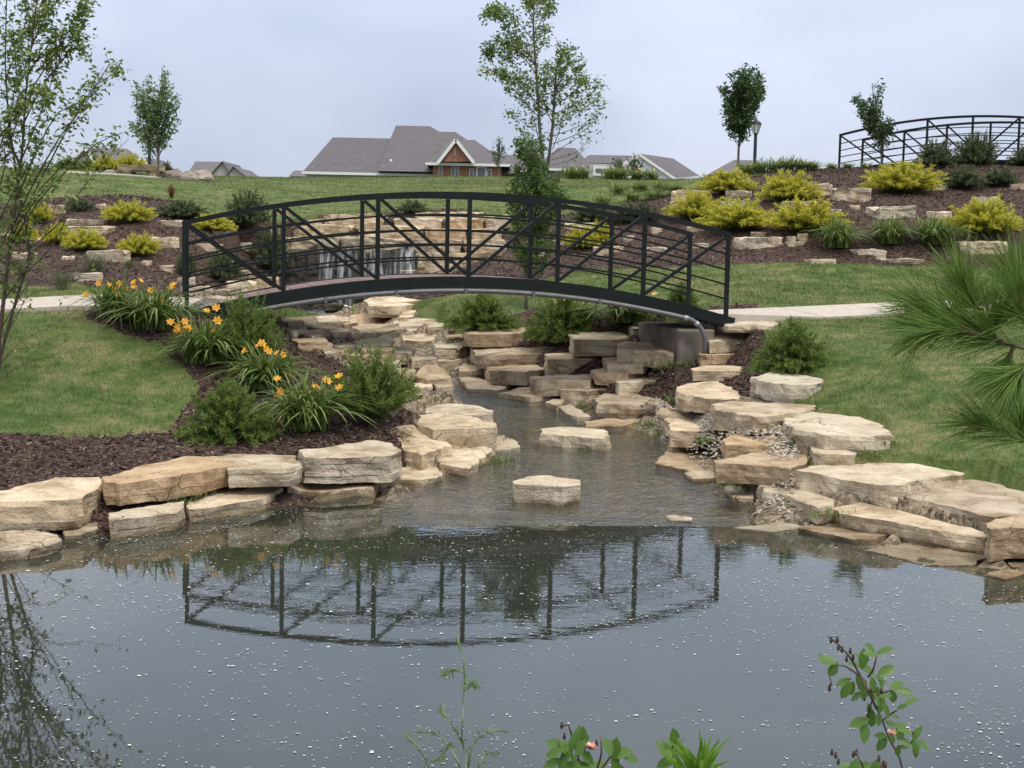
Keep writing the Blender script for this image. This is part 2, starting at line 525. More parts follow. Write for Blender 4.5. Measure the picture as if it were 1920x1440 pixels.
# ---------------------------------------------------------------- water
def water_mat(name, bump_scale, strength, dist, murk, murk_fac, tint, stretch=(1, 1, 1), rough=0.02, foam=None):
    m, nt, b = mat_new(name)
    out = nt.nodes['Material Output']
    nt.nodes.remove(b)
    P = pos(nt, stretch)
    h = noise_n(nt, P, bump_scale, 3, 0.5)
    h2 = noise_n(nt, pos(nt, (stretch[0] * 0.6, stretch[1] * 0.6, 1)), bump_scale * 0.25, 2, 0.5)
    hh = math_n(nt, 'ADD', h, math_n(nt, 'MULTIPLY', h2, 1.4))
    bp = N(nt, 'ShaderNodeBump', Strength=strength, Distance=dist)
    nt.links.new(hh, bp.inputs['Height'])
    gl = N(nt, 'ShaderNodeBsdfGlossy', Roughness=rough)
    gl.inputs['Color'].default_value = (0.93, 0.97, 0.95, 1)
    nt.links.new(bp.outputs[0], gl.inputs['Normal'])
    fr = N(nt, 'ShaderNodeFresnel', IOR=1.52)
    nt.links.new(bp.outputs[0], fr.inputs['Normal'])
    tr = nt.nodes.new('ShaderNodeBsdfTransparent')
    tr.inputs['Color'].default_value = (*tint, 1)
    df = nt.nodes.new('ShaderNodeBsdfDiffuse')
    df.inputs['Color'].default_value = (*murk, 1)
    mx = nt.nodes.new('ShaderNodeMixShader'); mx.inputs[0].default_value = murk_fac
    nt.links.new(tr.outputs[0], mx.inputs[1]); nt.links.new(df.outputs[0], mx.inputs[2])
    mx2 = nt.nodes.new('ShaderNodeMixShader')
    nt.links.new(fr.outputs[0], mx2.inputs[0]); nt.links.new(mx.outputs[0], mx2.inputs[1]); nt.links.new(gl.outputs[0], mx2.inputs[2])
    nt.links.new(mx2.outputs[0], out.inputs['Surface'])
    return m, nt, bp
M_POND, nt_, bp_ = water_mat('pond_water', 5.0, 0.12, 0.02, (0.044, 0.057, 0.050), 0.42, (0.80, 0.78, 0.60), stretch=(1, 2.2, 1), rough=0.012)
# ripples run out from the stream mouth and die away over the pond
g_ = nt_.nodes.new('ShaderNodeNewGeometry')
vd = nt_.nodes.new('ShaderNodeVectorMath'); vd.operation = 'DISTANCE'
vd.inputs[1].default_value = (0.6, 14.2, 0)
nt_.links.new(g_.outputs['Position'], vd.inputs[0])
mr_ = N(nt_, 'ShaderNodeMapRange'); mr_.inputs['From Min'].default_value = 0.5; mr_.inputs['From Max'].default_value = 5.0
mr_.inputs['To Min'].default_value = 0.06; mr_.inputs['To Max'].default_value = 0.007
nt_.links.new(vd.outputs['Value'], mr_.inputs[0]); nt_.links.new(mr_.outputs[0], bp_.inputs['Strength'])
M_STREAM, nt_, bp_ = water_mat('stream_water', 11.0, 0.55, 0.05, (0.08, 0.08, 0.075), 0.12, (0.86, 0.85, 0.78), stretch=(1, 1.3, 1), rough=0.05)

pw = [(x, y, 0.0) for x, y in reversed(POND)]
pc = np.mean(np.array(pw), 0)
pw = [(pc[0] + (x - pc[0]) * 1.05, pc[1] + (y - pc[1]) * 1.04 if y < 10 else y + 0.03, 0.0) for x, y, _ in pw]
tag(link('pond_water', new_mesh('pond_water', pw, [tuple(range(len(pw)))], M_POND)), 'still murky grey pond with pale fluff floating on it', kind='structure')
sv, sf = [], []
NC = 10
rows = []
for (a, b), (c, d) in zip(SROW[:-1], SROW[1:]):
    for k in range(4):
        rows.append((a.lerp(c, k / 4), b.lerp(d, k / 4)))
rows.append(SROW[-1])
rows.append((SROW[-1][0] + Vector((0, 0.6, 0)), SROW[-1][1] + Vector((0, 0.6, 0))))
for i, (a, b) in enumerate(rows):
    a2, b2 = a.lerp(b, -0.04), a.lerp(b, 1.04)
    for k in range(NC + 1):
        p = a2.lerp(b2, k / NC)
        sv.append((p.x, p.y, p.z + 0.008 + 0.008 * noise.noise(p * 3.0)))
for i in range(len(rows) - 1):
    for k in range(NC):
        q = i * (NC + 1) + k
        sf.append((q, q + 1, q + NC + 2, q + NC + 1))
tag(link('stream_water', new_mesh('stream_water', sv, sf, M_STREAM, True)), 'shallow rippling stream running down between the limestone banks', kind='structure')

# pale fluff afloat on the pond
rng = np.random.default_rng(5)
M_FLUFF = leaf_mat('seed_fluff', [(0, (0.26, 0.27, 0.27)), (0.5, (0.45, 0.46, 0.46)), (0.85, (0.62, 0.63, 0.63)), (1, (0.76, 0.77, 0.77))], 0.9, 0.0)
n = 34000
fx = rng.uniform(-6.5, 6.5, n); fy = rng.uniform(5.5, 14.4, n)
dens = np.array([1.2 * noise.noise(Vector((a * 0.5, b * 0.4, 3.0))) + 0.9 * noise.noise(Vector((a * 1.6, b * 2.4, 9.0))) for a, b in zip(fx, fy)])
k = in_poly(fx, fy, POND) & (dens > rng.uniform(-0.8, 0.8, n))
fx, fy = fx[k], fy[k]; n = len(fx)
sz = np.clip(rng.lognormal(-5.15, 0.42, n), 0.0025, 0.017)
an = rng.uniform(0, math.pi, n); asp = rng.uniform(0.4, 1.0, n)
co = np.zeros((n, 6, 3))
for q in range(6):
    th = q * math.pi / 3; rr = sz * rng.uniform(0.7, 1.15, n)
    ux, uy = rr * math.cos(th), rr * asp * math.sin(th)
    co[:, q, 0] = fx + ux * np.cos(an) - uy * np.sin(an)
    co[:, q, 1] = fy + ux * np.sin(an) + uy * np.cos(an)
    co[:, q, 2] = 0.004
tag(link('floating_fluff', np_mesh('floating_fluff', co, 6, M_FLUFF)), 'specks of white seed fluff scattered over the pond water', 'fluff', kind='stuff')
# ---------------------------------------------------------------- limestone
def make_stone_mat(name, stops, wet=False):
    m, nt, b = mat_new(name)
    g = nt.nodes.new('ShaderNodeNewGeometry')
    oi = nt.nodes.new('ShaderNodeObjectInfo')
    # each block's grain starts somewhere else
    add = nt.nodes.new('ShaderNodeVectorMath'); add.operation = 'MULTIPLY_ADD'
    add.inputs[1].default_value = (1, 1, 1)
    sc = nt.nodes.new('ShaderNodeVectorMath'); sc.operation = 'SCALE'
    sc.inputs[0].default_value = (37, 23, 11)
    nt.links.new(oi.outputs['Random'], sc.inputs['Scale'])
    nt.links.new(g.outputs['Position'], add.inputs[0]); nt.links.new(sc.outputs[0], add.inputs[2])
    def mapped(s):
        mp = nt.nodes.new('ShaderNodeMapping'); mp.inputs['Scale'].default_value = s
        nt.links.new(add.outputs[0], mp.inputs['Vector']); return mp.outputs[0]
    patch = noise_n(nt, mapped((1, 1, 1.3)), 2.6, 5, 0.62, 0.4)
    strata = noise_n(nt, mapped((0.7, 0.7, 9)), 2.4, 5, 0.6, 0.5)
    grain = noise_n(nt, mapped((1, 1, 1)), 34, 4, 0.7)
    c = ramp(nt, patch, stops)
    s = ramp(nt, strata, [(0.30, (0.80, 0.74, 0.66)), (0.48, (1, 1, 1)), (0.7, (1.06, 1.02, 0.96))])
    c = mixc(nt, 0.6, c, s, 'MULTIPLY')
    gr = ramp(nt, grain, [(0.28, (0.62, 0.60, 0.57)), (0.52, (1, 1, 1)), (0.8, (1.16, 1.14, 1.1))])
    c = mixc(nt, 0.8, c, gr, 'MULTIPLY')
    stain = noise_n(nt, mapped((1.5, 1.5, 0.5)), 3.1, 4, 0.7)
    sf_ = ramp(nt, stain, [(0.55, (0, 0, 0)), (0.72, (1, 1, 1))])
    c = mixc(nt, math_n(nt, 'MULTIPLY', sf_, 0.38), c, (0.15, 0.105, 0.062))
    vor = N(nt, 'ShaderNodeTexVoronoi', Scale=1.7); vor.feature = 'DISTANCE_TO_EDGE'
    wv = nt.nodes.new('ShaderNodeVectorMath'); wv.operation = 'MULTIPLY_ADD'
    nz = N(nt, 'ShaderNodeTexNoise', Scale=5.0, Detail=3.0)
    nt.links.new(mapped((1, 1, 1)), nz.inputs['Vector'])
    nt.links.new(nz.outputs['Color'], wv.inputs[0]); wv.inputs[1].default_value = (0.35, 0.35, 0.35)
    nt.links.new(mapped((1, 1, 2.2)), wv.inputs[2]); nt.links.new(wv.outputs[0], vor.inputs['Vector'])
    crack = ramp(nt, vor.outputs['Distance'], [(0.0, (1, 1, 1)), (0.014, (0, 0, 0))])
    cm = ramp(nt, noise_n(nt, mapped((1, 1, 1)), 1.5, 2), [(0.52, (0, 0, 0)), (0.62, (1, 1, 1))])
    crack = math_n(nt, 'MULTIPLY', crack, cm)
    c = mixc(nt, math_n(nt, 'MULTIPLY', crack, 0.22), c, (0.10, 0.07, 0.045))
    tone = ramp(nt, oi.outputs['Random'], [(0.0, (0.80, 0.78, 0.76)), (0.3, (1.0, 0.95, 0.86)), (0.6, (0.92, 0.93, 0.92)), (0.8, (1.06, 0.96, 0.85)), (1.0, (1.12, 1.10, 1.04))])
    c = mixc(nt, 1.0, c, tone, 'MULTIPLY')
    # dark wet band where the pond laps the stone
    sp = nt.nodes.new('ShaderNodeSeparateXYZ'); nt.links.new(g.outputs['Position'], sp.inputs[0])
    hgt = math_n(nt, 'ADD', sp.outputs['Z'], math_n(nt, 'MULTIPLY', math_n(nt, 'SUBTRACT', patch, 0.5), 0.16))
    band = math_n(nt, 'MULTIPLY', math_n(nt, 'SUBTRACT', 0.075, hgt), 22.0, True)
    c = mixc(nt, math_n(nt, 'MULTIPLY', band, 0.62), c, mixc(nt, 1.0, c, (0.30, 0.27, 0.20), 'MULTIPLY'))
    nt.links.new(c, b.inputs['Base Color'])
    b.inputs['Roughness'].default_value = 0.45 if wet else 0.9
    b.inputs['Specular IOR Level'].default_value = 0.5 if wet else 0.2
    hb0 = math_n(nt, 'ADD', math_n(nt, 'MULTIPLY', strata, 0.35), math_n(nt, 'ADD', math_n(nt, 'MULTIPLY', grain, 0.35), patch))
    hb = math_n(nt, 'SUBTRACT', hb0, math_n(nt, 'MULTIPLY', crack, 0.5))
    bump(nt, b, hb, 1.0, 0.05)
    return m
M_STONE = make_stone_mat('limestone', [(0.26, (0.24, 0.18, 0.12)), (0.42, (0.43, 0.355, 0.26)), (0.55, (0.58, 0.505, 0.395)), (0.72, (0.67, 0.615, 0.525))])
M_STONE_WHITE = make_stone_mat('bleached_limestone', [(0.25, (0.32, 0.26, 0.19)), (0.45, (0.54, 0.48, 0.38)), (0.7, (0.69, 0.65, 0.56))])
M_STONE_RUST = make_stone_mat('rusty_limestone', [(0.25, (0.22, 0.155, 0.10)), (0.45, (0.43, 0.335, 0.23)), (0.7, (0.57, 0.485, 0.365))])
M_STONE_WET_SHADED = make_stone_mat('wet_shaded_limestone', [(0.25, (0.014, 0.012, 0.009)), (0.5, (0.036, 0.029, 0.021)), (0.8, (0.075, 0.06, 0.043))], True)  # wet stone, with the shade of the waterfall recess darkened into its colour
M_BOULDER = make_stone_mat('granite_boulder', [(0.3, (0.20, 0.17, 0.16)), (0.5, (0.34, 0.30, 0.29)), (0.7, (0.44, 0.41, 0.40))])

def block_mesh(top, thick, seed, rough=1.0, mat=None, nseg=44, inset=0.0):
    """top: world points round the top face; a split limestone block down to top - thick"""
    rs = random.Random(seed)
    P = [Vector(p) for p in top]
    area = sum(P[i].x * P[(i + 1) % len(P)].y - P[(i + 1) % len(P)].x * P[i].y for i in range(len(P)))
    if area < 0: P.reverse()
    c = sum(P, Vector()) / len(P)
    per = [(P[(i + 1) % len(P)] - P[i]).length for i in range(len(P))]
    tot = sum(per)
    size = tot / 4
    out = []
    for i in range(len(P)):                       # resample, corners kept
        k = max(2, round(nseg * per[i] / tot))
        for j in range(k): out.append(P[i].lerp(P[(i + 1) % len(P)], j / k))
    n = len(out)
    so = Vector((rs.uniform(0, 90), rs.uniform(0, 90), rs.uniform(0, 90)))
    nrm = []
    for i in range(n):
        t = out[(i + 1) % n] - out[i - 1]
        nrm.append(Vector((t.y, -t.x, 0)).normalized() if t.length > 1e-6 else Vector((0, 0, 0)))
    amp = min(0.06, 0.05 * size) * rough
    for i in range(n):
        q = out[i] * 5 + so
        out[i] = out[i] + nrm[i] * (amp * noise.noise(q) + amp * 0.6 * noise.noise(q * 3.1)) + Vector((0, 0, 0.25 * amp * noise.noise(q * 1.7)))
    V, F_ = [], []
    tz = min(0.02, thick * 0.18) * rough
    def topz(p):
        a = noise.noise(p * 3.2 + so); b = noise.noise(p * 9 + so * 2)
        st = math.floor((noise.noise(Vector((p.x * 2.1, p.y * 2.1, 7))) + noise.noise(Vector((p.x * 4.5, p.y * 4.5, 3)) ) * 0.5) * 3.5)
        return tz * (0.75 * a + 0.35 * b + 0.2 * st)
    ctr = c + Vector((0, 0, topz(c)))
    V.append(ctr)
    rings_top = (0.3, 0.58, 0.80, 0.93, 0.985)
    for s in rings_top:
        for i in range(n):
            p = c.lerp(out[i], s)
            V.append(p + Vector((0, 0, topz(p) * (1 if s < 0.95 else 0.5))))
    # side rings: strata layers, each set in or out a little
    nl = max(2, min(5, int(thick / 0.08) + 1))
    lv = sorted([0.0] + [min(0.97, max(0.04, (k + rs.uniform(-0.3, 0.3)) / nl)) for k in range(1, nl)] + [1.0])
    lay_off = [rs.uniform(-1, 0.7) * min(0.016, 0.07 * thick) * rough for _ in lv]
    first_side = len(V)
    rings = 0
    for L, t in enumerate(lv):
        sub = [(t, lay_off[L])] if L in (0, len(lv) - 1) else [(t - 0.012, lay_off[L - 1]), (t + 0.012, lay_off[L])]
        for tt, off in sub:
            for i in range(n):
                p = out[i]
                q = Vector((p.x * 4, p.y * 4, p.z * 6 - tt * thick * 6)) + so
                d = off * (0.2 + 1.2 * noise.noise(q * 0.8)) + amp * 1.0 * noise.noise(q * 0.7) + amp * 0.5 * noise.noise(q * 2.2)
                d += inset * tt * thick
                if tt <= 0.02: d = 0.004
                if tt > 0.93: d -= 0.3 * min(0.05, thick * 0.25)
                zz = p.z - tt * thick
                if tt > 0.98: zz += 0.12 * thick * noise.noise(q * 0.5)
                V.append(Vector((p.x + nrm[i].x * d, p.y + nrm[i].y * d, zz if tt > 0.02 else p.z - 0.006)))
            rings += 1
    for i in range(n): F_.append((0, 1 + i, 1 + (i + 1) % n))
    total = len(rings_top) + rings
    for r in range(total - 1):
        a, b = 1 + r * n, 1 + (r + 1) * n
        for i in range(n):
            j = (i + 1) % n
            F_.append((a + i, b + i, b + j, a + j))
    F_.append(tuple(1 + (total - 1) * n + i for i in range(n - 1, -1, -1)))
    base = Vector((c.x, c.y, c.z - thick))
    return base, new_mesh('stone', [v - base for v in V], F_, mat)

STONE_N = [0]
FOOT = []
FRONT = []
CLEAR = ('stones stepped between the bridge and the stream',)
def say(label, group, me, mat):
    """look-alikes of a set are told apart by length, thickness and tone where those differ"""
    if not group or 'limestone' not in label: return label
    co = [v.co for v in me.vertices]
    w = max(c.x for c in co) - min(c.x for c in co); t = max(c.z for c in co) - min(c.z for c in co)
    size = 'short' if w < 0.55 else 'long' if w > 1.05 else 'middling'
    th = 'thin' if t < 0.19 else 'thick' if t > 0.34 else ''
    tone = {'limestone': 'tan', 'bleached_limestone': 'bleached', 'rusty_limestone': 'rusty'}.get(mat.name if mat else 'limestone', 'tan')
    rest = label.split('limestone', 1)[1]
    return ' '.join((size + ' ' + th + ' ' + tone + ' limestone' + rest).split())

def stone(pts, th, label, group=None, Y=None, mat=None, maxd=1.5, sink=0.06, name='limestone_block', cat='stone', rough=1.0, nseg=44, inset=0.0):
    """pts: pixel outline of the top face, th: pixel height of the face under its nearest point"""
    STONE_N[0] += 1
    xf, yf = max(pts, key=lambda p: p[1])
    if Y is None:
        h = hit(xf, yf + th); Y = h.y
    top_f = at(xf, yf, Y); bot = at(xf, yf + th, Y)
    zt = top_f.z
    P = []
    for (a, b) in pts:
        d = ray(a, b)
        if d.z < -1e-4:
            y2 = d.y * (zt - EYE) / d.z
        else: y2 = Y + maxd
        y2 = min(max(y2, Y - 0.05), Y + maxd)
        P.append(at(a, b, y2))
    FOOT.append((P, min(p.z for p in P) - 0.05))
    if group in CLEAR: FRONT.append((P, bot.z + 0.02))
    base, me = block_mesh(P, max(0.05, zt - bot.z) + sink, STONE_N[0] * 7 + 1, rough, mat or M_STONE, nseg, inset)
    o = link(name, me, None, base)
    return tag(o, say(label, group, me, mat), cat, group)

def slab(x0, yt, x1, yb, label, group=None, Y=None, depth=None, mat=None, sink=0.08, name='limestone_block', cat='stone', rough=1.0, tops=None, nseg=32):
    """a block seen mostly front on: pixel box of its front face"""
    STONE_N[0] += 1
    rs = random.Random(STONE_N[0] * 13 + 5)
    if Y is None: Y = hit((x0 + x1) / 2, yb).y
    a, b = at(x0, yt, Y), at(x1, yt, Y)
    w = b.x - a.x
    thick = at((x0 + x1) / 2, yt, Y).z - at((x0 + x1) / 2, yb, Y).z
    dp = depth or min(0.9, max(0.22, w * rs.uniform(0.4, 0.65)))
    j = lambda s: rs.uniform(-s, s)
    tl = rs.uniform(-0.10, 0.10) * thick
    P = [a + Vector((abs(j(0.10)) * w, 0.10 * w + abs(j(0.08)), -abs(j(0.35)) * thick + tl)), a.lerp(b, 0.14 + j(0.08)) + Vector((0, j(0.05), j(0.12) * thick + tl)), a.lerp(b, 0.5 + j(0.15)) + Vector((0, j(0.05) - 0.02, j(0.015))),
         a.lerp(b, 0.86 + j(0.08)) + Vector((0, j(0.06), j(0.12) * thick - tl)), b + Vector((-abs(j(0.12)) * w, 0.12 * w + j(0.06), -abs(j(0.4)) * thick - tl)), b + Vector((j(0.06) * w, dp * 0.7, 0.0)),
         a.lerp(b, 0.75 + j(0.1)) + Vector((0, dp + j(0.08), 0.01)), a.lerp(b, 0.3 + j(0.1)) + Vector((0, dp + j(0.08), 0.0)), a + Vector((j(0.06) * w, dp * 0.75, 0))]
    FOOT.append((P, a.z - 0.05))
    base, me = block_mesh(P, thick + sink, STONE_N[0] * 7 + 3, rough * 1.5, mat or M_STONE, nseg)
    o = link(name, me, None, base)
    return tag(o, say(label, group, me, mat), cat, group)

GL, LL = 'slabs of the low wall below the mulch bed', 'tan limestone slab of the low pond wall below the dark mulch bed'
W, R_, S_ = M_STONE_WHITE, M_STONE_RUST, M_STONE
# left pond wall
stone([(-60,1004),(-10,997),(60,992),(112,1002),(113,1012),(75,1025),(-60,1040)], 25, 'low tan slab at the waterline under the biggest overhanging wall slab', sink=0.25)
stone([(-80,928),(0,919),(105,896),(190,893),(197,905),(152,932),(78,938),(-80,944)], 48, 'big thick tan slab overhanging the pond beside the dark mulch', Y=12.55, mat=S_)
stone([(196,895),(267,874),(345,855),(403,856),(431,864),(436,872),(330,891),(225,906),(198,904)], 32, 'long slab with an orange top sloping up along the mulch edge', Y=13.35, mat=R_)
stone([(116,988),(150,983),(181,980),(184,990),(150,1002),(122,1003)], 17, 'small pale stone wedged at the waterline under the big overhanging slab', sink=0.2)
stone([(205,962),(258,951),(345,940),(346,950),(330,960),(270,968),(207,976)], 36, 'rounded tan slab at the waterline below the low end of the orange-topped slab', None, sink=0.25)
stone([(350,938),(366,920),(430,910),(530,901),(532,911),(500,932),(420,947),(352,954)], 27, 'pale slab with a pointed end at the waterline below the orange-topped slab', None, sink=0.25)
stone([(396,855),(470,851),(551,853),(560,868),(540,877),(430,879)], 24, 'tan slab wedged between the orange-topped slab and the blocky corner slab', None, Y=14.35)
stone([(563,845),(620,837),(693,825),(733,829),(752,843),(735,853),(640,858),(568,857)], 40, 'big blocky slab with a rough broken face at the mulch corner', Y=15.0)
stone([(534,905),(600,898),(687,895),(706,906),(700,913),(600,921),(538,917)], 24, 'low tan slab at the waterline under the blocky corner slab', None, sink=0.25)
stone([(692,893),(748,877),(806,872),(830,884),(830,891),(793,899),(748,899),(705,902)], 22, 'flat tan slab at the waterline between the blocky corner slab and stream mouth', None, sink=0.2)
stone([(727,815),(740,800),(773,796),(795,808),(838,826),(843,836),(820,842),(790,852),(757,843)], 20, 'tilted brown slab with a cracked top where the wall turns upstream', Y=16.2, sink=0.3)
stone([(822,870),(845,833),(915,831),(926,838),(913,850),(888,874),(880,879),(855,875)], 18, 'wide flat cream slab with a notched edge at the stream mouth', sink=0.15)
stone([(783,796),(790,778),(820,773),(880,780),(926,792),(927,799),(897,802),(813,804)], 27, 'thick cream slab above the flat notched one at the stream mouth', Y=17.3, sink=0.3)
GU, LU = 'slabs along the stream beside the feathery juniper', 'tan limestone slab beside the stream next to the feathery juniper'
stone([(798,763),(837,757),(893,760),(923,770),(923,776),(880,777),(800,772)], 12, LU, GU, Y=18.6, sink=0.3)
stone([(723,717),(760,720),(783,731),(782,741),(747,742),(727,728)], 14, LU, GU, Y=20.0, sink=0.3)
stone([(750,746),(780,740),(797,743),(789,754),(760,755)], 22, LU, GU, Y=19.2, sink=0.3)
stone([(796,748),(830,745),(838,752),(810,756)], 8, LU, GU, Y=19.9, sink=0.3)
stone([(925,820),(945,815),(972,829),(975,837),(930,843),(925,840)], 6, 'thin flat ledge lying in the stream off the cream slabs', sink=0.1)
# in the stream
stone([(1015,803),(1050,799),(1133,804),(1140,816),(1133,822),(1050,815),(1016,812)], 24, 'long pale block standing alone in midstream', mat=W, sink=0.2)
stone([(960,902),(990,892),(1033,892),(1083,899),(1088,907),(1057,913),(993,909),(962,907)], 37, 'square pale boulder alone in the water at the pond mouth', sink=0.2, mat=W)
stone([(1250,966),(1262,964),(1280,967),(1298,970),(1296,976),(1256,975)], 5, 'small flat tan stone on the shelf at the pond edge', sink=0.05)
# upstream bank behind the bridge
GC, LC = 'stones piled along the upper stream', 'tan limestone block piled along the upper stream seen under the bridge'
for p, t, m_ in [
    ([(683,562),(700,556),(745,556),(798,563),(790,570),(747,574),(693,574)],16,S_), ([(593,594),(620,591),(653,594),(655,600),(633,604),(597,604)],10,S_),
    ([(657,590),(690,587),(745,590),(745,603),(737,612),(693,614),(663,612)],8,R_), ([(662,612),(700,608),(748,606),(750,616),(720,622),(680,624)],10,S_),
    ([(748,588),(773,581),(800,584),(797,592),(750,595)],8,S_), ([(738,602),(760,597),(823,597),(827,604),(820,610),(740,612)],17,S_),
    ([(753,630),(793,624),(827,624),(833,632),(800,640),(757,637)],10,S_), ([(813,645),(827,640),(887,640),(890,647),(853,652),(817,652)],15,S_),
    ([(673,650),(740,648),(740,656),(680,658)],14,R_), ([(735,652),(760,647),(777,653),(767,662),(740,660)],16,W), ([(770,668),(813,664),(818,672),(773,676)],10,S_),
    ([(820,667),(880,663),(882,673),(823,677)],20,S_), ([(660,640),(727,628),(740,637),(733,643),(670,645)],6,W), ([(545,635),(610,633),(613,640),(560,642)],16,R_),
    ([(510,617),(533,603),(573,613),(577,618),(553,621)],9,W), ([(620,620),(653,617),(657,623),(627,626)],6,S_), ([(777,718),(812,716),(812,724),(780,727)],6,W),
    ([(815,719),(847,716),(850,723),(818,727)],6,S_), ([(620,646),(660,640),(668,646),(640,652)],8,S_), ([(640,662),(680,658),(690,664),(650,668)],8,S_),
    ([(560,622),(600,618),(618,624),(585,630)],7,S_), ([(695,690),(725,686),(732,694),(700,698)],10,S_),
    ([(640,600),(668,597),(672,604),(645,608)],8,S_), ([(760,612),(800,610),(808,617),(765,620)],8,S_), ([(835,628),(868,626),(872,633),(838,635)],9,R_), ([(600,655),(640,650),(650,657),(610,662)],9,S_),
    ([(715,676),(745,672),(752,680),(720,684)],8,W), ([(745,690),(775,688),(780,696),(748,699)],7,S_), ([(850,655),(880,652),(886,659),(855,663)],8,S_), ([(690,660),(725,658),(730,664),(695,667)],7,R_),
    ([(530,600),(560,596),(570,602),(540,607)],7,S_), ([(580,640),(615,638),(622,645),(590,648)],8,W), ([(700,574),(740,572),(748,580),(705,584)],8,S_), ([(800,606),(830,604),(836,611),(803,613)],9,S_)]:
    stone(p, t, LC, GC, mat=m_, maxd=1.1, nseg=34)
stone([(776,704),(793,685),(817,683),(840,696),(846,708),(800,712)], 8, 'humped brown boulder at the little cascade under the bridge', mat=R_, maxd=0.8)
# the right bank
GR, LR = 'stones stepped between the bridge and the stream', 'tan limestone block stepped down from under the bridge to the stream'
for p, t, m_, y_ in [
    ([(872,618),(893,613),(990,613),(997,620),(960,626),(877,626)],18,R_,25.3), ([(883,653),(897,647),(977,652),(1063,650),(1067,655),(1020,663),(893,666)],20,S_,24.3),
    ([(1023,663),(1060,661),(1135,662),(1127,671),(1027,674)],25,S_,23.4), ([(912,687),(927,682),(1003,683),(1023,692),(987,696),(917,694)],20,S_,23.7),
    ([(860,687),(870,682),(910,687),(910,694),(863,696)],12,S_,None), ([(860,705),(880,706),(957,721),(937,731),(877,728)],8,W,None),
    ([(993,707),(1043,702),(1110,702),(1107,713),(1003,713)],23,S_,None), ([(937,737),(973,727),(1003,727),(1040,740),(993,744)],11,S_,None),
    ([(1068,627),(1090,622),(1160,623),(1190,630),(1160,636),(1075,636)],26,W,None), ([(1157,645),(1175,640),(1213,642),(1263,655),(1263,661),(1160,653)],24,S_,None),
    ([(1110,693),(1140,688),(1173,687),(1203,697),(1160,701),(1113,699)],15,R_,None), ([(1157,710),(1187,705),(1273,698),(1277,703),(1240,714),(1160,717)],20,W,None),
    ([(1050,730),(1063,723),(1117,717),(1153,720),(1153,727),(1100,733)],22,S_,None), ([(1115,747),(1133,737),(1187,739),(1247,750),(1247,757),(1180,759),(1120,756)],18,S_,None),
    ([(1023,753),(1043,747),(1057,750),(1045,761)],11,S_,None), ([(1043,764),(1067,757),(1107,780),(1083,783)],7,W,None),
    ([(1130,668),(1180,664),(1215,676),(1205,684),(1140,682)],10,S_,None), ([(1180,610),(1197,602),(1250,603),(1250,612),(1187,616)],17,S_,None)]:
    stone(p, t, LR, GR, mat=m_, maxd=1.2, Y=y_, nseg=40)
stone([(1097,790),(1167,781),(1212,787),(1167,798),(1100,799)], 4, 'thin orange ledge lying at the edge of the stream', mat=R_, sink=0.08)
GB, LB = 'stones stepped up the bank below the pine lawn', 'tan limestone slab stepped up the bank between the pond and the pine lawn'
stone([(1228,776),(1240,766),(1267,767),(1300,784),(1343,800),(1300,808),(1260,806),(1245,782)], 22, LB, GB)
stone([(1267,727),(1290,718),(1347,714),(1393,742),(1390,748),(1333,748),(1277,738)], 22, LB, GB, maxd=1.8)
stone([(1338,757),(1367,752),(1530,759),(1530,767),(1460,778),(1413,781),(1343,768)], 28, 'broad tan slab under the whitish flat-topped stone by the juniper', maxd=1.3)
stone([(1468,790),(1483,777),(1520,771),(1613,782),(1653,796),(1671,812),(1640,818),(1547,815),(1487,803)], 36, 'big white-topped slab with a rounded brown face on the lawn edge', mat=W, maxd=2)
stone([(1411,708),(1440,697),(1493,701),(1540,709),(1543,717),(1510,721),(1453,719)], 28, 'white flat-topped stone on the grass in front of the green juniper', mat=W)
stone([(1353,827),(1380,811),(1427,809),(1467,820),(1467,830),(1420,834),(1360,834)], 22, LB, GB, mat=R_)
stone([(1340,863),(1397,852),(1440,843),(1513,846),(1513,866),(1480,880),(1440,873),(1347,868)], 26, 'brown-faced slab tilted towards the water below the white-topped slab', mat=R_)
stone([(1520,833),(1533,829),(1607,848),(1600,853),(1527,848)], 23, 'small square block in the grass beside the white-topped slab', maxd=0.9)
stone([(1228,868),(1260,832),(1350,850),(1360,880),(1300,886),(1283,878)], 8, 'flat yellowish ledge lying half in the water of the stream mouth', mat=R_, sink=0.1, maxd=1.8)
stone([(1283,886),(1340,880),(1352,893),(1300,898)], 10, LB, GB, sink=0.1)
stone([(1498,880),(1527,872),(1663,867),(1713,869),(1807,887),(1730,897),(1673,911),(1640,908),(1547,892)], 36, 'long flat slab with a white top and vertical cracks in its face', mat=W, maxd=2.0, Y=14.0)
stone([(1665,917),(1680,907),(1780,897),(1847,901),(1990,940),(1990,958),(1863,968),(1763,944),(1680,927)], 27, 'largest tan slab with a long crack along its top', Y=13.2, maxd=2.0)
stone([(1418,900),(1447,886),(1487,896),(1560,937),(1563,946),(1533,950),(1480,930),(1433,919)], 21, 'long narrow stone pointing down at the water under the white slab', maxd=1.6, Y=13.9)
stone([(1358,912),(1390,906),(1430,919),(1413,934),(1373,932)], 11, LB, GB, sink=0.12)
stone([(1565,950),(1613,942),(1697,960),(1847,997),(1847,1008),(1680,979),(1573,961)], 24, 'long grey-tan slab lying under the largest cracked slab', Y=12.75, maxd=1.4)
stone([(1850,983),(1873,972),(1960,955),(2010,970),(1960,987),(1858,990)], 48, 'upright square-faced block at the pond edge beside the cracked slab', Y=12.35, mat=R_)
stone([(1497,990),(1530,979),(1600,982),(1667,1000),(1640,1010),(1600,1010)], 7, 'pebbly flat ledge at the waterline under the long slabs', mat=R_, sink=0.1)
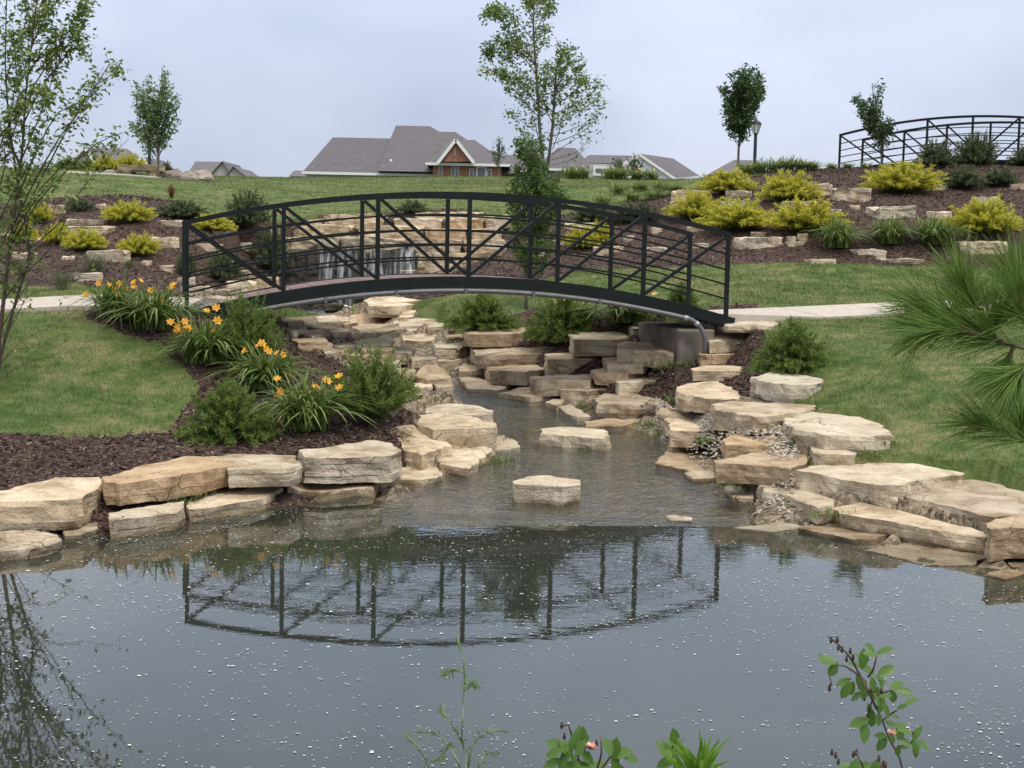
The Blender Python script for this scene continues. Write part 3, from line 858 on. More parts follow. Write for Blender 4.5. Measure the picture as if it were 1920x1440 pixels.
stone([(1375,988),(1467,979),(1510,987),(1450,996)], 3, 'thin whitish ledge along the lip of the pond', mat=W, sink=0.06)
stone([(1627,1030),(1713,1016),(1847,1026),(1870,1037),(1813,1058),(1740,1059)], 4, 'broad ledge just breaking the water under the long slabs', sink=0.25)
stone([(1850,1076),(1890,1066),(1925,1073),(1885,1085)], 5, LB, GB, sink=0.12)
stone([(1660,1000),(1740,1003),(1860,1025),(1850,1032),(1700,1018)], 10, LB, GB, Y=13.0, sink=0.2)
stone([(1880,1040),(1960,1030),(2000,1050),(1900,1062)], 22, LB, GB, sink=0.25, Y=12.3)
# stack beside the bridge end
stone([(1340,603),(1360,593),(1433,588),(1483,591),(1493,603),(1450,611),(1367,611)], 12, 'top slab of the three-stone stack at the bridge end', Y=22.1, maxd=1.2, sink=0.0)
stone([(1323,637),(1337,622),(1360,617),(1413,621),(1430,634),(1400,638),(1330,641)], 22, 'middle block of the three-stone stack at the bridge end', Y=21.9, maxd=1.0, sink=0.0)
stone([(1312,658),(1430,657),(1435,664),(1312,665)], 22, 'bottom block of the three-stone stack at the bridge end', Y=21.8, maxd=1.0, mat=R_)
stone([(1297,690),(1320,685),(1393,687),(1387,695),(1300,695)], 11, 'low pale stone in the mulch at the foot of the stone stack')
slab(1310,606,1345,650, 'grey block tucked behind the stone stack beside the abutment', Y=22.75, mat=W, depth=0.4)
# waterfall wall behind the bridge
GW, LW = 'courses of the waterfall wall', 'tan limestone block in the courses of the waterfall wall behind the bridge'
for (a, b, c, d, y_, m_) in [
    (600,403,727,421,35.6,S_),(737,409,831,427,35.5,S_),(774,397,900,412,36.2,S_),(833,412,905,428,35.6,R_),(905,405,960,420,35.9,S_),(575,412,606,424,35.7,W),
    (548,422,666,442,35.0,S_),(668,422,790,447,34.9,S_),(795,430,872,450,34.9,R_),(874,428,945,447,35.0,S_),
    (528,445,636,466,34.4,S_),(637,445,757,465,34.3,S_),(758,449,868,471,34.3,S_),(868,450,950,470,34.5,S_),
    (776,473,842,496,33.9,S_),(842,474,925,494,34.1,R_),(790,496,870,516,33.7,S_),(868,498,940,514,33.9,S_),(745,507,824,520,33.4,S_),
    (520,468,540,500,33.9,S_)]:
    slab(a, b, c, d + 2, LW, GW, Y=y_, mat=m_, depth=0.85, sink=0.1)
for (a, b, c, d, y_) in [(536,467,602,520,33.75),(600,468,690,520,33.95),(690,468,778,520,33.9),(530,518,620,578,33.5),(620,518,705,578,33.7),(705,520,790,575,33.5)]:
    slab(a, b, c, d, 'dark wet block with painted-in shade in the wall behind the falling water', 'wet blocks behind the waterfall', Y=y_, mat=M_STONE_WET_SHADED, depth=0.7, sink=0.2)
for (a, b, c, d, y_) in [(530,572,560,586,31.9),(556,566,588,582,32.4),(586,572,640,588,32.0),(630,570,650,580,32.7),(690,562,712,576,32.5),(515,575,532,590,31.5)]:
    slab(a, b, c, d, 'dark wet rock in the splash pool of the waterfall', 'wet rocks in the splash pool', Y=y_, mat=M_STONE_WET_SHADED, sink=0.15, rough=2.0)
# left of the bridge end
GE, LE = 'stones at the daylily end of the bridge', 'pale limestone block beside the daylily end of the bridge deck'
for (a, b, c, d, y_, m_) in [(335,538,394,560,24.2,W),(360,556,420,575,23.2,S_),(420,528,476,556,26.5,S_),(470,520,520,548,28.5,R_),(390,545,430,562,25.5,S_),(425,508,470,530,29.5,S_),(478,560,520,574,30.5,S_)]:
    slab(a, b, c, d, LE, GE, Y=y_, mat=m_)
# rock garden left
GH, LH = 'stones set in the rock garden by the path', 'pale limestone set into the mulch slope behind the daylilies'
for (a, b, c, d) in [(88,385,119,403),(276,445,334,463),(300,413,342,424),(14,474,66,485),(262,489,282,497),(295,497,324,508),(363,458,413,470),
    (177,383,197,393),(114,481,136,487),(45,447,75,456),(0,432,22,442),(430,455,470,466),(395,490,440,502),(480,425,520,437),(515,395,545,405),(60,398,80,408),(330,520,362,532),(300,395,330,404)]:
    slab(a, b, c, d, LH, GH, mat=random.Random(a).choice([S_, S_, W]), nseg=26)
slab(116,411,214,424, 'upper of two long slabs set one above the other in the mulch by the path')
slab(116,424,209,442, 'lower of two long slabs set one above the other in the mulch by the path')
slab(160,470,240,488, 'large white-topped slab above the ornamental grass', mat=W)
slab(132,512,186,528, 'pale slab at the foot of the slope between grass clump and daylilies', mat=W)
# rock garden right
GK, LK = 'stones set in the berm', 'pale limestone set into the mulch berm among the golden junipers'
for (a, b, c, d) in [(1267,357,1327,379),(1363,357,1412,371),(1507,345,1563,368),(1742,397,1787,411),(1827,369,1880,386),(1740,345,1783,358),
    (1470,377,1533,389),(1352,377,1407,391),(1410,435,1437,446),(1597,385,1615,394),(1898,345,1930,356),(1290,425,1324,436),(1477,443,1495,454),(1497,438,1517,454),
    (1477,453,1511,462),(1515,486,1570,493),(1595,468,1667,479),(1650,486,1737,494),(1072,404,1140,419),(1060,418,1120,432),(1222,427,1242,438),(1168,442,1190,453),
    (1110,463,1146,479),(1150,462,1170,472),(1215,464,1250,474),(1035,450,1058,462),(1000,474,1024,482),(1300,457,1330,466),(1258,378,1275,398),(1560,392,1580,400),(1850,405,1880,415)]:
    slab(a, b, c, d, LK, GK, mat=random.Random(a * 3).choice([S_, S_, W]), nseg=26)
slab(1565,352,1640,378, 'blocky tan stone high on the berm under the second bridge', depth=0.8)
slab(1640,387,1725,411, 'pale slab with a slanting end behind the lily clumps on the berm', mat=W)
slab(1387,445,1475,466, 'long low slab with a notched end at the foot of the berm', )
slab(1805,453,1903,478, 'long low slab with a flat top near the spreading golden juniper', )

# loose gravel and pebbles between the slabs
rng = np.random.default_rng(21)
M_PEB = leaf_mat('pebbles', [(0.0, (0.12, 0.10, 0.08)), (0.4, (0.26, 0.22, 0.17)), (0.75, (0.42, 0.37, 0.30)), (1.0, (0.40, 0.36, 0.31))], 0.9, 0.0)
def pebble_field(polys, n, s0, s1, name, label):
    vs_, an = [], 0
    pts = []
    for poly in polys:
        A = np.array(poly)
        m = n // len(polys)
        x = rng.uniform(A[:, 0].min(), A[:, 0].max(), m); y = rng.uniform(A[:, 1].min(), A[:, 1].max(), m)
        k = in_poly(x, y, poly)
        pts.append(np.stack([x[k], y[k]], 1))
    pts = np.concatenate(pts)
    z = height(pts[:, 0], pts[:, 1])
    m = len(pts)
    s = rng.uniform(s0, s1, m)
    oct_ = np.array([(1, 0, 0), (0, 1, 0), (-1, 0, 0), (0, -1, 0), (0, 0, 0.75), (0, 0, -0.5)])
    tri = [(0, 1, 4), (1, 2, 4), (2, 3, 4), (3, 0, 4)]
    an = rng.uniform(0, 6.28, m)
    co = np.zeros((m, 6, 3))
    for q in range(6):
        jx = oct_[q] * rng.uniform(0.6, 1.25, (m, 1))
        co[:, q, 0] = pts[:, 0] + s * (jx[:, 0] * np.cos(an) - jx[:, 1] * np.sin(an))
        co[:, q, 1] = pts[:, 1] + s * (jx[:, 0] * np.sin(an) + jx[:, 1] * np.cos(an))
        co[:, q, 2] = z + s * jx[:, 2]
    F_ = (np.arange(m)[:, None, None] * 6 + np.array(tri)[None]).reshape(-1, 3)
    me = bpy.data.meshes.new(name)
    me.vertices.add(m * 6); me.vertices.foreach_set('co', co.astype(np.float32).ravel())
    me.loops.add(len(F_) * 3); me.loops.foreach_set('vertex_index', F_.astype(np.int32).ravel())
    me.polygons.add(len(F_)); me.polygons.foreach_set('loop_start', np.arange(0, len(F_) * 3, 3, dtype=np.int32))
    me.materials.append(M_PEB); me.update(calc_edges=True)
    return tag(link(name, me), label, 'gravel', kind='stuff')
pebble_field([lay([(1240,770),(1420,760),(1500,850),(1480,980),(1400,975),(1340,930),(1280,840)]), lay([(1230,745),(1330,745),(1340,830),(1230,830)]),
              lay([(770,640),(900,640),(1000,700),(900,720),(780,690)])], 16000, 0.010, 0.030, 'gravel', 'loose gravel lying between the limestone slabs of the banks')
# ---------------------------------------------------------------- footbridges
def metal_mat():
    m, nt, b = mat_new('black_green_steel')
    f = noise_n(nt, pos(nt), 6.0, 4)
    c = ramp(nt, f, [(0.3, (0.006, 0.009, 0.009)), (0.7, (0.011, 0.015, 0.015))])
    nt.links.new(c, b.inputs['Base Color'])
    b.inputs['Roughness'].default_value = 0.5
    b.inputs['Specular IOR Level'].default_value = 0.22
    return m
M_STEEL = metal_mat()
M_DECK = simple_mat('deck_board', (0.19, 0.115, 0.105), 0.7, var=0.25, scale=7)
M_PLATE = simple_mat('deck_plate', (0.33, 0.33, 0.34), 0.45, metal=0.6, var=0.1)
M_PIPE = simple_mat('galvanised_pipe', (0.13, 0.135, 0.14), 0.5, metal=0.3, var=0.15)
M_COLLAR = simple_mat('pipe_collar', (0.34, 0.35, 0.36), 0.45, metal=0.5)
M_ABUT = simple_mat('cast_concrete', (0.15, 0.13, 0.105), 0.9, var=0.45, scale=3)

def footbridge(loc, ang, bay, width, nbay, z_top, rise_top, z_bot, rise_bot, label, planks=True, fr=(0.27, 0.455, 0.63, 0.80), scale=1.0):
    """near truss starts at loc; local x along the span, local y to the far truss"""
    L = bay * nbay
    root = empty('footbridge', (loc[0], loc[1], z_bot), ang)
    tag(root, label, 'bridge')
    H = lambda x: 1 - ((x - L / 2) / (L / 2)) ** 2
    zt = lambda x: z_top - z_bot + rise_top * H(x)
    zb = lambda x: rise_bot * H(x)
    def P(name, mb, mat, parent=root, smooth=False):
        return link(name, new_mesh(name, mb.v, mb.f, mat, smooth), parent)
    xs = [L * i / 36 for i in range(37)]
    for y in (0.0, width):
        P('top_chord', MB().bar([(x, y, zt(x) - 0.037) for x in [-0.03] + xs[1:-1] + [L + 0.03]], 0.062, 0.066), M_STEEL)
        P('bottom_beam', MB().bar([(x, y, zb(x) - 0.082) for x in [-0.12] + xs[1:-1] + [L + 0.12]], 0.09, 0.165), M_STEEL)
        for f in fr:
            P('rail', MB().bar([(x, y + 0.02, zt(x) + (zb(x) - zt(x)) * f) for x in xs], 0.022, 0.026), M_STEEL)
        for i in range(nbay + 1):
            x = i * bay
            lo = zb(x) - (0.16 if i in (0, nbay) else 0.0)
            w = 0.058
            P('post', MB().bar([(x, y, lo), (x, y, zt(x) - 0.074)], w, w, Vector((0, 1, 0))), M_STEEL)
        for i in range(nbay):
            x0, x1 = i * bay + 0.03, (i + 1) * bay - 0.03
            a, b = ((x0, zt(x0) - 0.08), (x1, zb(x1) + 0.03)) if i < nbay / 2 else ((x0, zb(x0) + 0.03), (x1, zt(x1) - 0.08))
            P('diagonal', MB().bar([(a[0], y - 0.004, a[1]), (b[0], y - 0.004, b[1])], 0.042, 0.046), M_STEEL)
    for i in range(nbay + 1):
        x = min(max(i * bay, 0.06), L - 0.06)
        P('cross_beam', MB().box(x - 0.05, 0.052, zb(x) - 0.16, x + 0.05, width - 0.052, zb(x) - 0.065), M_STEEL)
    n = int(L / 0.29)
    rs = random.Random(4)
    for i in range(n):
        x0, x1 = L * i / n + 0.006, L * (i + 1) / n - 0.006
        d = rs.uniform(-0.003, 0.003)
        mb = MB()
        za, zc = zb(x0) - 0.012 + d, zb(x1) - 0.012 + d
        y0, y1 = 0.05, width - 0.05
        mb.add([(x0, y0, za - 0.05), (x1, y0, zc - 0.05), (x1, y1, zc - 0.05), (x0, y1, za - 0.05), (x0, y0, za), (x1, y0, zc), (x1, y1, zc), (x0, y1, za)],
               [(0, 3, 2, 1), (4, 5, 6, 7), (0, 1, 5, 4), (1, 2, 6, 5), (2, 3, 7, 6), (3, 0, 4, 7)])
        pl = P('deck_plank', mb, M_DECK if i not in (0, n - 1) else M_PLATE)
    return root, zt, zb, L

BX, BY, BA, BB, BW = -4.50513, 20.58507, 0.23764, 1.32, 1.63921
bridge, zt_, zb_, BL = footbridge((BX, BY), BA, BB, BW, 6, 2.827, 0.486, 1.568, 0.535, 'dark steel arched footbridge with diagonal braces over the stream')
# grey conduit slung under the near beam, bending down beside the abutment
pp = [(x, -0.03 - 0.22 * max(0, (x - BL + 2.2) / 1.5) ** 2, zb_(x) - 0.205) for x in np.linspace(0.6, BL - 0.75, 30)]
e = pp[-1]
for k in range(1, 9):
    q = k / 8 * math.pi / 2 * 0.93
    pp.append((e[0] + 0.34 * math.sin(q) , e[1] - 0.03 * k / 8, e[2] - 0.05 * k / 8 - 0.34 * (1 - math.cos(q))))
pp.append((pp[-1][0] + 0.015, pp[-1][1], pp[-1][2] - 0.15)); pp.append((pp[-1][0] + 0.0, pp[-1][1], pp[-1][2] - 0.1))
mb = MB().tube(pp, 0.036, 10)
pipe = link('conduit_pipe', new_mesh('conduit_pipe', mb.v, mb.f, M_PIPE, True), bridge)
for k in (29, 32):
    mb = MB().tube([pp[k], pp[k + 1]], 0.043, 10)
    link('collar', new_mesh('collar', mb.v, mb.f, M_COLLAR, True), pipe)
for x in np.linspace(0.9, BL - 2.0, 6):
    mb = MB().box(x - 0.02, -0.085, zb_(x) - 0.25, x + 0.02, 0.03, zb_(x) - 0.168)
    link('pipe_hanger', new_mesh('pipe_hanger', mb.v, mb.f, M_PIPE), bridge)

def bridge_pt(x, y, z=0):
    return Vector((BX + x * math.cos(BA) - y * math.sin(BA), BY + x * math.sin(BA) + y * math.cos(BA), z))
def abutment(x0, x1, zb0, zt0, label, y0=-0.10, y1=BW + 0.15):
    c = bridge_pt((x0 + x1) / 2, (y0 + y1) / 2, zb0)
    root = link('bridge_abutment', None)
    hx, hy = (x1 - x0) / 2, (y1 - y0) / 2
    n = 8
    V, F_ = [], []
    pts = [(-hx + 0.03, -hy), (hx - 0.03, -hy), (hx, -hy + 0.03), (hx, hy), (-hx, hy), (-hx, -hy + 0.03)]
    for zz in (0, zt0 - zb0 - 0.03, zt0 - zb0):
        s = 1.0 if zz < zt0 - zb0 - 0.01 else 0.97
        V += [(a * s, b * s, zz) for a, b in pts]
    for r in range(2):
        for k in range(6): F_.append((r * 6 + k, r * 6 + (k + 1) % 6, r * 6 + 6 + (k + 1) % 6, r * 6 + 6 + k))
    F_ += [tuple(range(5, -1, -1)), tuple(range(12, 18))]
    bpy.data.objects.remove(root)
    o = link('bridge_abutment', new_mesh('bridge_abutment', V, F_, M_ABUT), None, c, BA)
    return tag(o, label, 'abutment')
abutment(BL - 0.78, BL - 0.2, 0.55, 1.365, 'stained concrete abutment behind the bent grey pipe')
abutment(-0.05, 0.5, 0.6, 1.35, 'concrete abutment under the daylily end of the bridge')
# slab joining the deck end to the path, left
slab(376,560,452,583, 'flat pale threshold slab at the daylily end of the bridge deck', Y=20.95, mat=W, depth=0.8, sink=0.05)

# second footbridge on the berm
p2 = at(1573, 320, 45.5)
b2, _, _, L2 = footbridge((p2.x, p2.y), -0.52, 1.3, 2.3, 6, p2.z + 1.10, 0.47, p2.z + 0.0, 0.30, 'second dark arched footbridge standing on top of the berm')
# ---------------------------------------------------------------- the ground sheet
def graded(lo, f0, f1, hi, step, grow=1.16):
    c = list(np.arange(f0, f1 + 1e-6, step))
    s, v = step, f1
    while v < hi: s *= grow; v += s; c.append(v)
    s, v, pre = step, f0, []
    while v > lo: s *= grow; v -= s; pre.append(v)
    return np.array(pre[::-1] + c)
gx = graded(-900, -8.5, 9.5, 900, 0.075)
gy = np.concatenate([graded(-60, 10.5, 27, 27.01, 0.075)[:-1], graded(27.05, 27.05, 46, 1500, 0.14)])
GX, GY = np.meshgrid(gx, gy)
GZ = height(GX, GY)
ZN = zone(GX, GY)
for poly, zc in FOOT:                      # each block is bedded into the slope
    A = np.array([(p.x, p.y) for p in poly])
    c0 = A.mean(0)
    A = c0 + (A - c0) * (1 + 0.07 / np.maximum(0.2, np.hypot(*(A - c0).T)))[:, None]
    i0, i1 = np.searchsorted(gx, [A[:, 0].min(), A[:, 0].max()]); j0, j1 = np.searchsorted(gy, [A[:, 1].min(), A[:, 1].max()])
    if i1 <= i0 or j1 <= j0: continue
    sx, sy = GX[j0:j1, i0:i1], GY[j0:j1, i0:i1]
    k = in_poly(sx, sy, A)
    sub = GZ[j0:j1, i0:i1]
    sub[k] = np.minimum(sub[k], zc)
for poly, zc in FRONT:                     # nothing is heaped against the open faces of the stepped blocks
    x0, x1 = min(p.x for p in poly), max(p.x for p in poly); y0 = min(p.y for p in poly)
    k = (GX > x0 - 0.05) & (GX < x1 + 0.05) & (GY > y0 - 0.45) & (GY < y0 + 0.25)
    GZ = np.where(k, np.minimum(GZ, zc), GZ)
_bump = np.array([noise.noise(Vector((float(a) * 1.3, float(b) * 1.3, 0.3))) for a, b in zip(GX.ravel(), GY.ravel())]).reshape(GX.shape)
_far = np.clip((GY - 60) / 60, 0, 1)
GZ = GZ + _bump * np.where(ZN == 1, 0.035, 0.012) * (1 - _far)

# materials of the ground
LAWN = [(0.40, (0.066, 0.110, 0.028)), (0.47, (0.100, 0.142, 0.042)), (0.54, (0.135, 0.166, 0.060)), (0.64, (0.22, 0.205, 0.10))]
def make_ground_mat():
    m, nt, b = mat_new('ground')
    P = pos(nt)
    mul = nt.nodes.new('ShaderNodeAttribute'); mul.attribute_name = 'mulch'
    gra = nt.nodes.new('ShaderNodeAttribute'); gra.attribute_name = 'gravel'
    big = noise_n(nt, P, 0.8, 4, 0.65)
    mid = noise_n(nt, P, 3.2, 4, 0.65)
    fine = noise_n(nt, pos(nt, (1, 0.6, 1)), 46.0, 3, 0.7)
    both = math_n(nt, 'ADD', math_n(nt, 'MULTIPLY', big, 0.55), math_n(nt, 'MULTIPLY', mid, 0.45))
    lawn = ramp(nt, both, LAWN)
    lf = ramp(nt, fine, [(0.25, (0.55, 0.55, 0.55)), (0.75, (1.35, 1.35, 1.35))])
    lawn = mixc(nt, 1.0, lawn, lf, 'MULTIPLY')
    # mulch: shredded bark
    v = N(nt, 'ShaderNodeTexVoronoi', Scale=30.0, Randomness=1.0)
    v.feature = 'F1'
    mp = nt.nodes.new('ShaderNodeMapping'); mp.inputs['Scale'].default_value = (1.0, 2.0, 1.5)
    g2 = nt.nodes.new('ShaderNodeNewGeometry'); nt.links.new(g2.outputs['Position'], mp.inputs['Vector'])
    nt.links.new(mp.outputs[0], v.inputs['Vector'])
    sep = nt.nodes.new('ShaderNodeSeparateColor'); nt.links.new(v.outputs['Color'], sep.inputs[0])
    mc = ramp(nt, sep.outputs[0], [(0.0, (0.020, 0.012, 0.010)), (0.45, (0.055, 0.034, 0.028)), (0.85, (0.11, 0.072, 0.058)), (1.0, (0.21, 0.16, 0.13))])
    # gravel / wet bed
    v2 = N(nt, 'ShaderNodeTexVoronoi', Scale=24.0)
    nt.links.new(P, v2.inputs['Vector'])
    sep2 = nt.nodes.new('ShaderNodeSeparateColor'); nt.links.new(v2.outputs['Color'], sep2.inputs[0])
    gc = ramp(nt, sep2.outputs[1], [(0.0, (0.09, 0.07, 0.05)), (0.5, (0.19, 0.15, 0.10)), (1.0, (0.33, 0.28, 0.21))])
    wob = noise_n(nt, P, 9.0, 3, 0.7)
    def edge(attr):
        s = math_n(nt, 'ADD', attr.outputs['Fac'], math_n(nt, 'MULTIPLY', math_n(nt, 'SUBTRACT', wob, 0.5), 0.9))
        return math_n(nt, 'MULTIPLY', math_n(nt, 'SUBTRACT', s, 0.4), 5.0, True)
    c = mixc(nt, edge(mul), lawn, mc)
    c = mixc(nt, edge(gra), c, gc)
    mud_depth_shade = nt.nodes.new('ShaderNodeAttribute'); mud_depth_shade.attribute_name = 'mud_depth_shade'
    c = mixc(nt, mud_depth_shade.outputs['Fac'], c, ramp(nt, mid, [(0.3, (0.028, 0.026, 0.014)), (0.7, (0.075, 0.065, 0.035))]))
    nt.links.new(c, b.inputs['Base Color'])
    b.inputs['Roughness'].default_value = 0.95
    b.inputs['Specular IOR Level'].default_value = 0.15
    h = mixc(nt, edge(mul), fine, sep.outputs[0])
    h = mixc(nt, edge(gra), h, math_n(nt, 'SUBTRACT', 1.0, v2.outputs['Distance']))
    bump(nt, b, h, 0.9, 0.03)
    return m
M_GROUND = make_ground_mat()
ny, nx = GX.shape
idx = np.arange(ny * nx).reshape(ny, nx)
quads = np.stack([idx[:-1, :-1], idx[:-1, 1:], idx[1:, 1:], idx[1:, :-1]], -1).reshape(-1, 4)
gme = bpy.data.meshes.new('ground')
gme.vertices.add(ny * nx)
gme.vertices.foreach_set('co', np.stack([GX, GY, GZ], -1).astype(np.float32).ravel())
gme.loops.add(len(quads) * 4)
gme.loops.foreach_set('vertex_index', quads.astype(np.int32).ravel())
gme.polygons.add(len(quads))
gme.polygons.foreach_set('loop_start', np.arange(0, len(quads) * 4, 4, dtype=np.int32))
gme.polygons.foreach_set('use_smooth', np.ones(len(quads), bool))
for nm, val in (('mulch', 1), ('gravel', 2)):
    a = gme.attributes.new(nm, 'FLOAT', 'POINT')
    a.data.foreach_set('value', (ZN == val).astype(np.float32).ravel())
a = gme.attributes.new('mud_depth_shade', 'FLOAT', 'POINT')               # silt on the deeper pond bed, darkened for light lost with depth
a.data.foreach_set('value', np.where(in_poly(GX, GY, POND), np.clip((-GZ - 0.12) / 0.35, 0, 1), 0).astype(np.float32).ravel())
gme.materials.append(M_GROUND)
gme.update(calc_edges=True)
ground = tag(link('ground', gme), 'lawn and mulch ground sloping up from the pond', kind='structure')

# ---------------------------------------------------------------- planting
def spray_mesh(name, seed, R, H, nb, nspr, leaf, mat, droop=0.35, elev=(12, 80), upright=0.0, wid=0.22):
    """feathery evergreen: arching branches set with short flat sprays; 'tip' grows along each branch"""
    r = np.random.default_rng(seed)
    tris, tip = [], []
    for b in range(nb):
        az = r.uniform(0, 2 * math.pi)
        el = math.radians(r.uniform(*elev)) if b % 4 else math.radians(r.uniform(elev[0], elev[0] + 20))
        k = math.cos(el)
        L = math.hypot(R * k, H * math.sin(el)) * r.uniform(0.7, 1.08)
        d = np.array([math.cos(az) * k * R, math.sin(az) * k * R, math.sin(el) * H]); d /= np.linalg.norm(d)
        d[2] += upright
        t = np.linspace(0.18, 1.0, nspr) ** 0.75
        t = np.clip(t + r.uniform(-0.02, 0.02, nspr), 0, 1.02)
        p = d[None] * (L * t)[:, None]
        p[:, 2] -= droop * L * t ** 2.6 * (0.3 + 0.7 * k)
        p += r.normal(0, 0.012, p.shape) * L
        dirv = np.gradient(p, axis=0); dirv /= np.linalg.norm(dirv, axis=1)[:, None] + 1e-9
        for s in range(3):
            v = dirv * r.uniform(0.5, 1.0, (nspr, 1)) + r.normal(0, 0.55, (nspr, 3)); v[:, 2] += 0.18
            v /= np.linalg.norm(v, axis=1)[:, None]
            ln = leaf * r.uniform(0.6, 1.25, (nspr, 1)) * (1.15 - 0.35 * t[:, None])
            side = np.cross(v, r.normal(0, 1, (nspr, 3))); side /= np.linalg.norm(side, axis=1)[:, None] + 1e-9
            a = p + side * ln * wid * 0.5; c = p - side * ln * wid * 0.5
            tris.append(np.stack([a, c, p + v * ln + side * ln * 0.1 * r.normal(0, 1, (nspr, 1))], 1))
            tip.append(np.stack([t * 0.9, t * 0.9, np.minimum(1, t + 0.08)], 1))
    co = np.concatenate(tris).reshape(-1, 3); tp = np.concatenate(tip).ravel()
    co[:, 2] = np.maximum(co[:, 2], -0.02)
    return np_mesh(name, co, 3, mat, {'tip': tp})

def wood_core(name, seed, R, H, mat, n=9):
    rs = random.Random(seed); mb = MB()
    for k in range(n):
        az, el = rs.uniform(0, 6.28), math.radians(rs.uniform(25, 75))
        d = Vector((math.cos(az) * math.cos(el) * R, math.sin(az) * math.cos(el) * R, math.sin(el) * H))
        mb.tube([(0, 0, -0.03), d * 0.35 + Vector((0, 0, 0.02)), d * 0.75], [0.014, 0.010, 0.004], 4)
    return new_mesh(name, mb.v, mb.f, mat)

def blade_mesh(name, seed, n, L, spread, w, mat, segs=6, droop=1.0, base_r=0.08):
    """arching strap leaves"""
    r = np.random.default_rng(seed)
    quads = []
    for b in range(n):
        az = r.uniform(0, 2 * math.pi)
        ln = L * r.uniform(0.65, 1.12)
        lean = r.uniform(0.05, 1.0) ** 0.8 * spread
        t = np.linspace(0, 1, segs + 1)
        out = ln * (0.18 * t + lean * t ** 1.7)
        up = ln * (1.0 * t - droop * (0.15 + 0.75 * lean) * t ** 2.4)
        d = np.array([math.cos(az), math.sin(az)]); s = np.array([-d[1], d[0]])
        bx = r.normal(0, base_r, 2)
        c = np.stack([bx[0] + d[0] * out, bx[1] + d[1] * out, np.maximum(up, 0.005)], 1)
        ww = w * r.uniform(0.7, 1.2) * np.clip(np.minimum(0.55 + 1.4 * t, 1.9 * (1 - t) ** 0.6), 0.02, 1)
        tw = r.normal(0, 0.25)
        sv = np.stack([s[0] * np.ones_like(t), s[1] * np.ones_like(t), tw * t], 1)
        l_, r_ = c - sv * ww[:, None] / 2, c + sv * ww[:, None] / 2
        quads.append(np.stack([l_[:-1], r_[:-1], r_[1:], l_[1:]], 1))
    co = np.concatenate(quads).reshape(-1, 3)
    return np_mesh(name, co, 4, mat)

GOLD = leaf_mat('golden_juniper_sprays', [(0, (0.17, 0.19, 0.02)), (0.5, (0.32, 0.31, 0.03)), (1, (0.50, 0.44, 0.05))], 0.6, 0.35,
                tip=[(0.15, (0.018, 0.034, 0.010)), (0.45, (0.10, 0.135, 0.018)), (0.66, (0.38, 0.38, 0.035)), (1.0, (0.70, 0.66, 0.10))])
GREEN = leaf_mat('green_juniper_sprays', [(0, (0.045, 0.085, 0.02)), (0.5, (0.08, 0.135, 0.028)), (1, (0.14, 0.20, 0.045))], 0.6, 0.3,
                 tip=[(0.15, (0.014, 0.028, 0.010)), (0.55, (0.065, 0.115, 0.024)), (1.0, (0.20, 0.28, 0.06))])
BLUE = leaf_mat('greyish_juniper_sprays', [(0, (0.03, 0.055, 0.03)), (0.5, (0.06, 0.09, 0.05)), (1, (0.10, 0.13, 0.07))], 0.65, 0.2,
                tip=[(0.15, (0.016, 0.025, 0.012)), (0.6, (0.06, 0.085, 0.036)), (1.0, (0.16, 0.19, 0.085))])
DULL = leaf_mat('olive_shrub_leaves', [(0, (0.05, 0.06, 0.025)), (0.5, (0.09, 0.10, 0.04)), (1, (0.17, 0.15, 0.06))], 0.7, 0.2)
LILY = leaf_mat('lily_leaves', [(0, (0.07, 0.13, 0.025)), (0.5, (0.12, 0.195, 0.042)), (0.85, (0.20, 0.27, 0.075)), (1, (0.33, 0.31, 0.12))], 0.45, 0.35)
LILY_PALE = leaf_mat('pale_lily_leaves', [(0, (0.10, 0.17, 0.04)), (0.5, (0.17, 0.25, 0.07)), (1, (0.30, 0.33, 0.13))], 0.5, 0.45)
GRASSY = leaf_mat('ornamental_grass_leaves', [(0, (0.06, 0.085, 0.04)), (0.6, (0.12, 0.15, 0.075)), (1, (0.24, 0.23, 0.12))], 0.6, 0.3)
M_BARK = simple_mat('brown_bark', (0.085, 0.062, 0.045), 0.9, var=0.4, scale=25)
M_STEM = simple_mat('green_stem', (0.10, 0.15, 0.05), 0.6, var=0.2)
PETAL = leaf_mat('orange_petals', [(0, (0.78, 0.30, 0.02)), (0.5, (0.86, 0.42, 0.045)), (1, (0.92, 0.56, 0.09))], 0.5, 0.3)
M_THROAT = simple_mat('yellow_throat', (0.75, 0.40, 0.06), 0.6)
PETAL_PALE = leaf_mat('pale_petals', [(0, (0.75, 0.42, 0.16)), (1, (0.86, 0.62, 0.36))], 0.5, 0.3)

def extent(x0, y0, x1, y1, ybase=None, Y=None):
    """pixel box of a plant -> base point, half width, height in metres"""
    yb = y1 if ybase is None else ybase
    xm = (x0 + x1) / 2
    if Y is None: Y = hit(xm, yb).y
    g = at(xm, yb, Y)
    w = (at(x1, yb, Y) - at(x0, yb, Y)).length / 2
    h = at(xm, y0, Y).z - g.z
    gz = ground_z(g.x, g.y)
    return Vector((g.x, g.y, gz)), w, h + (g.z - gz)

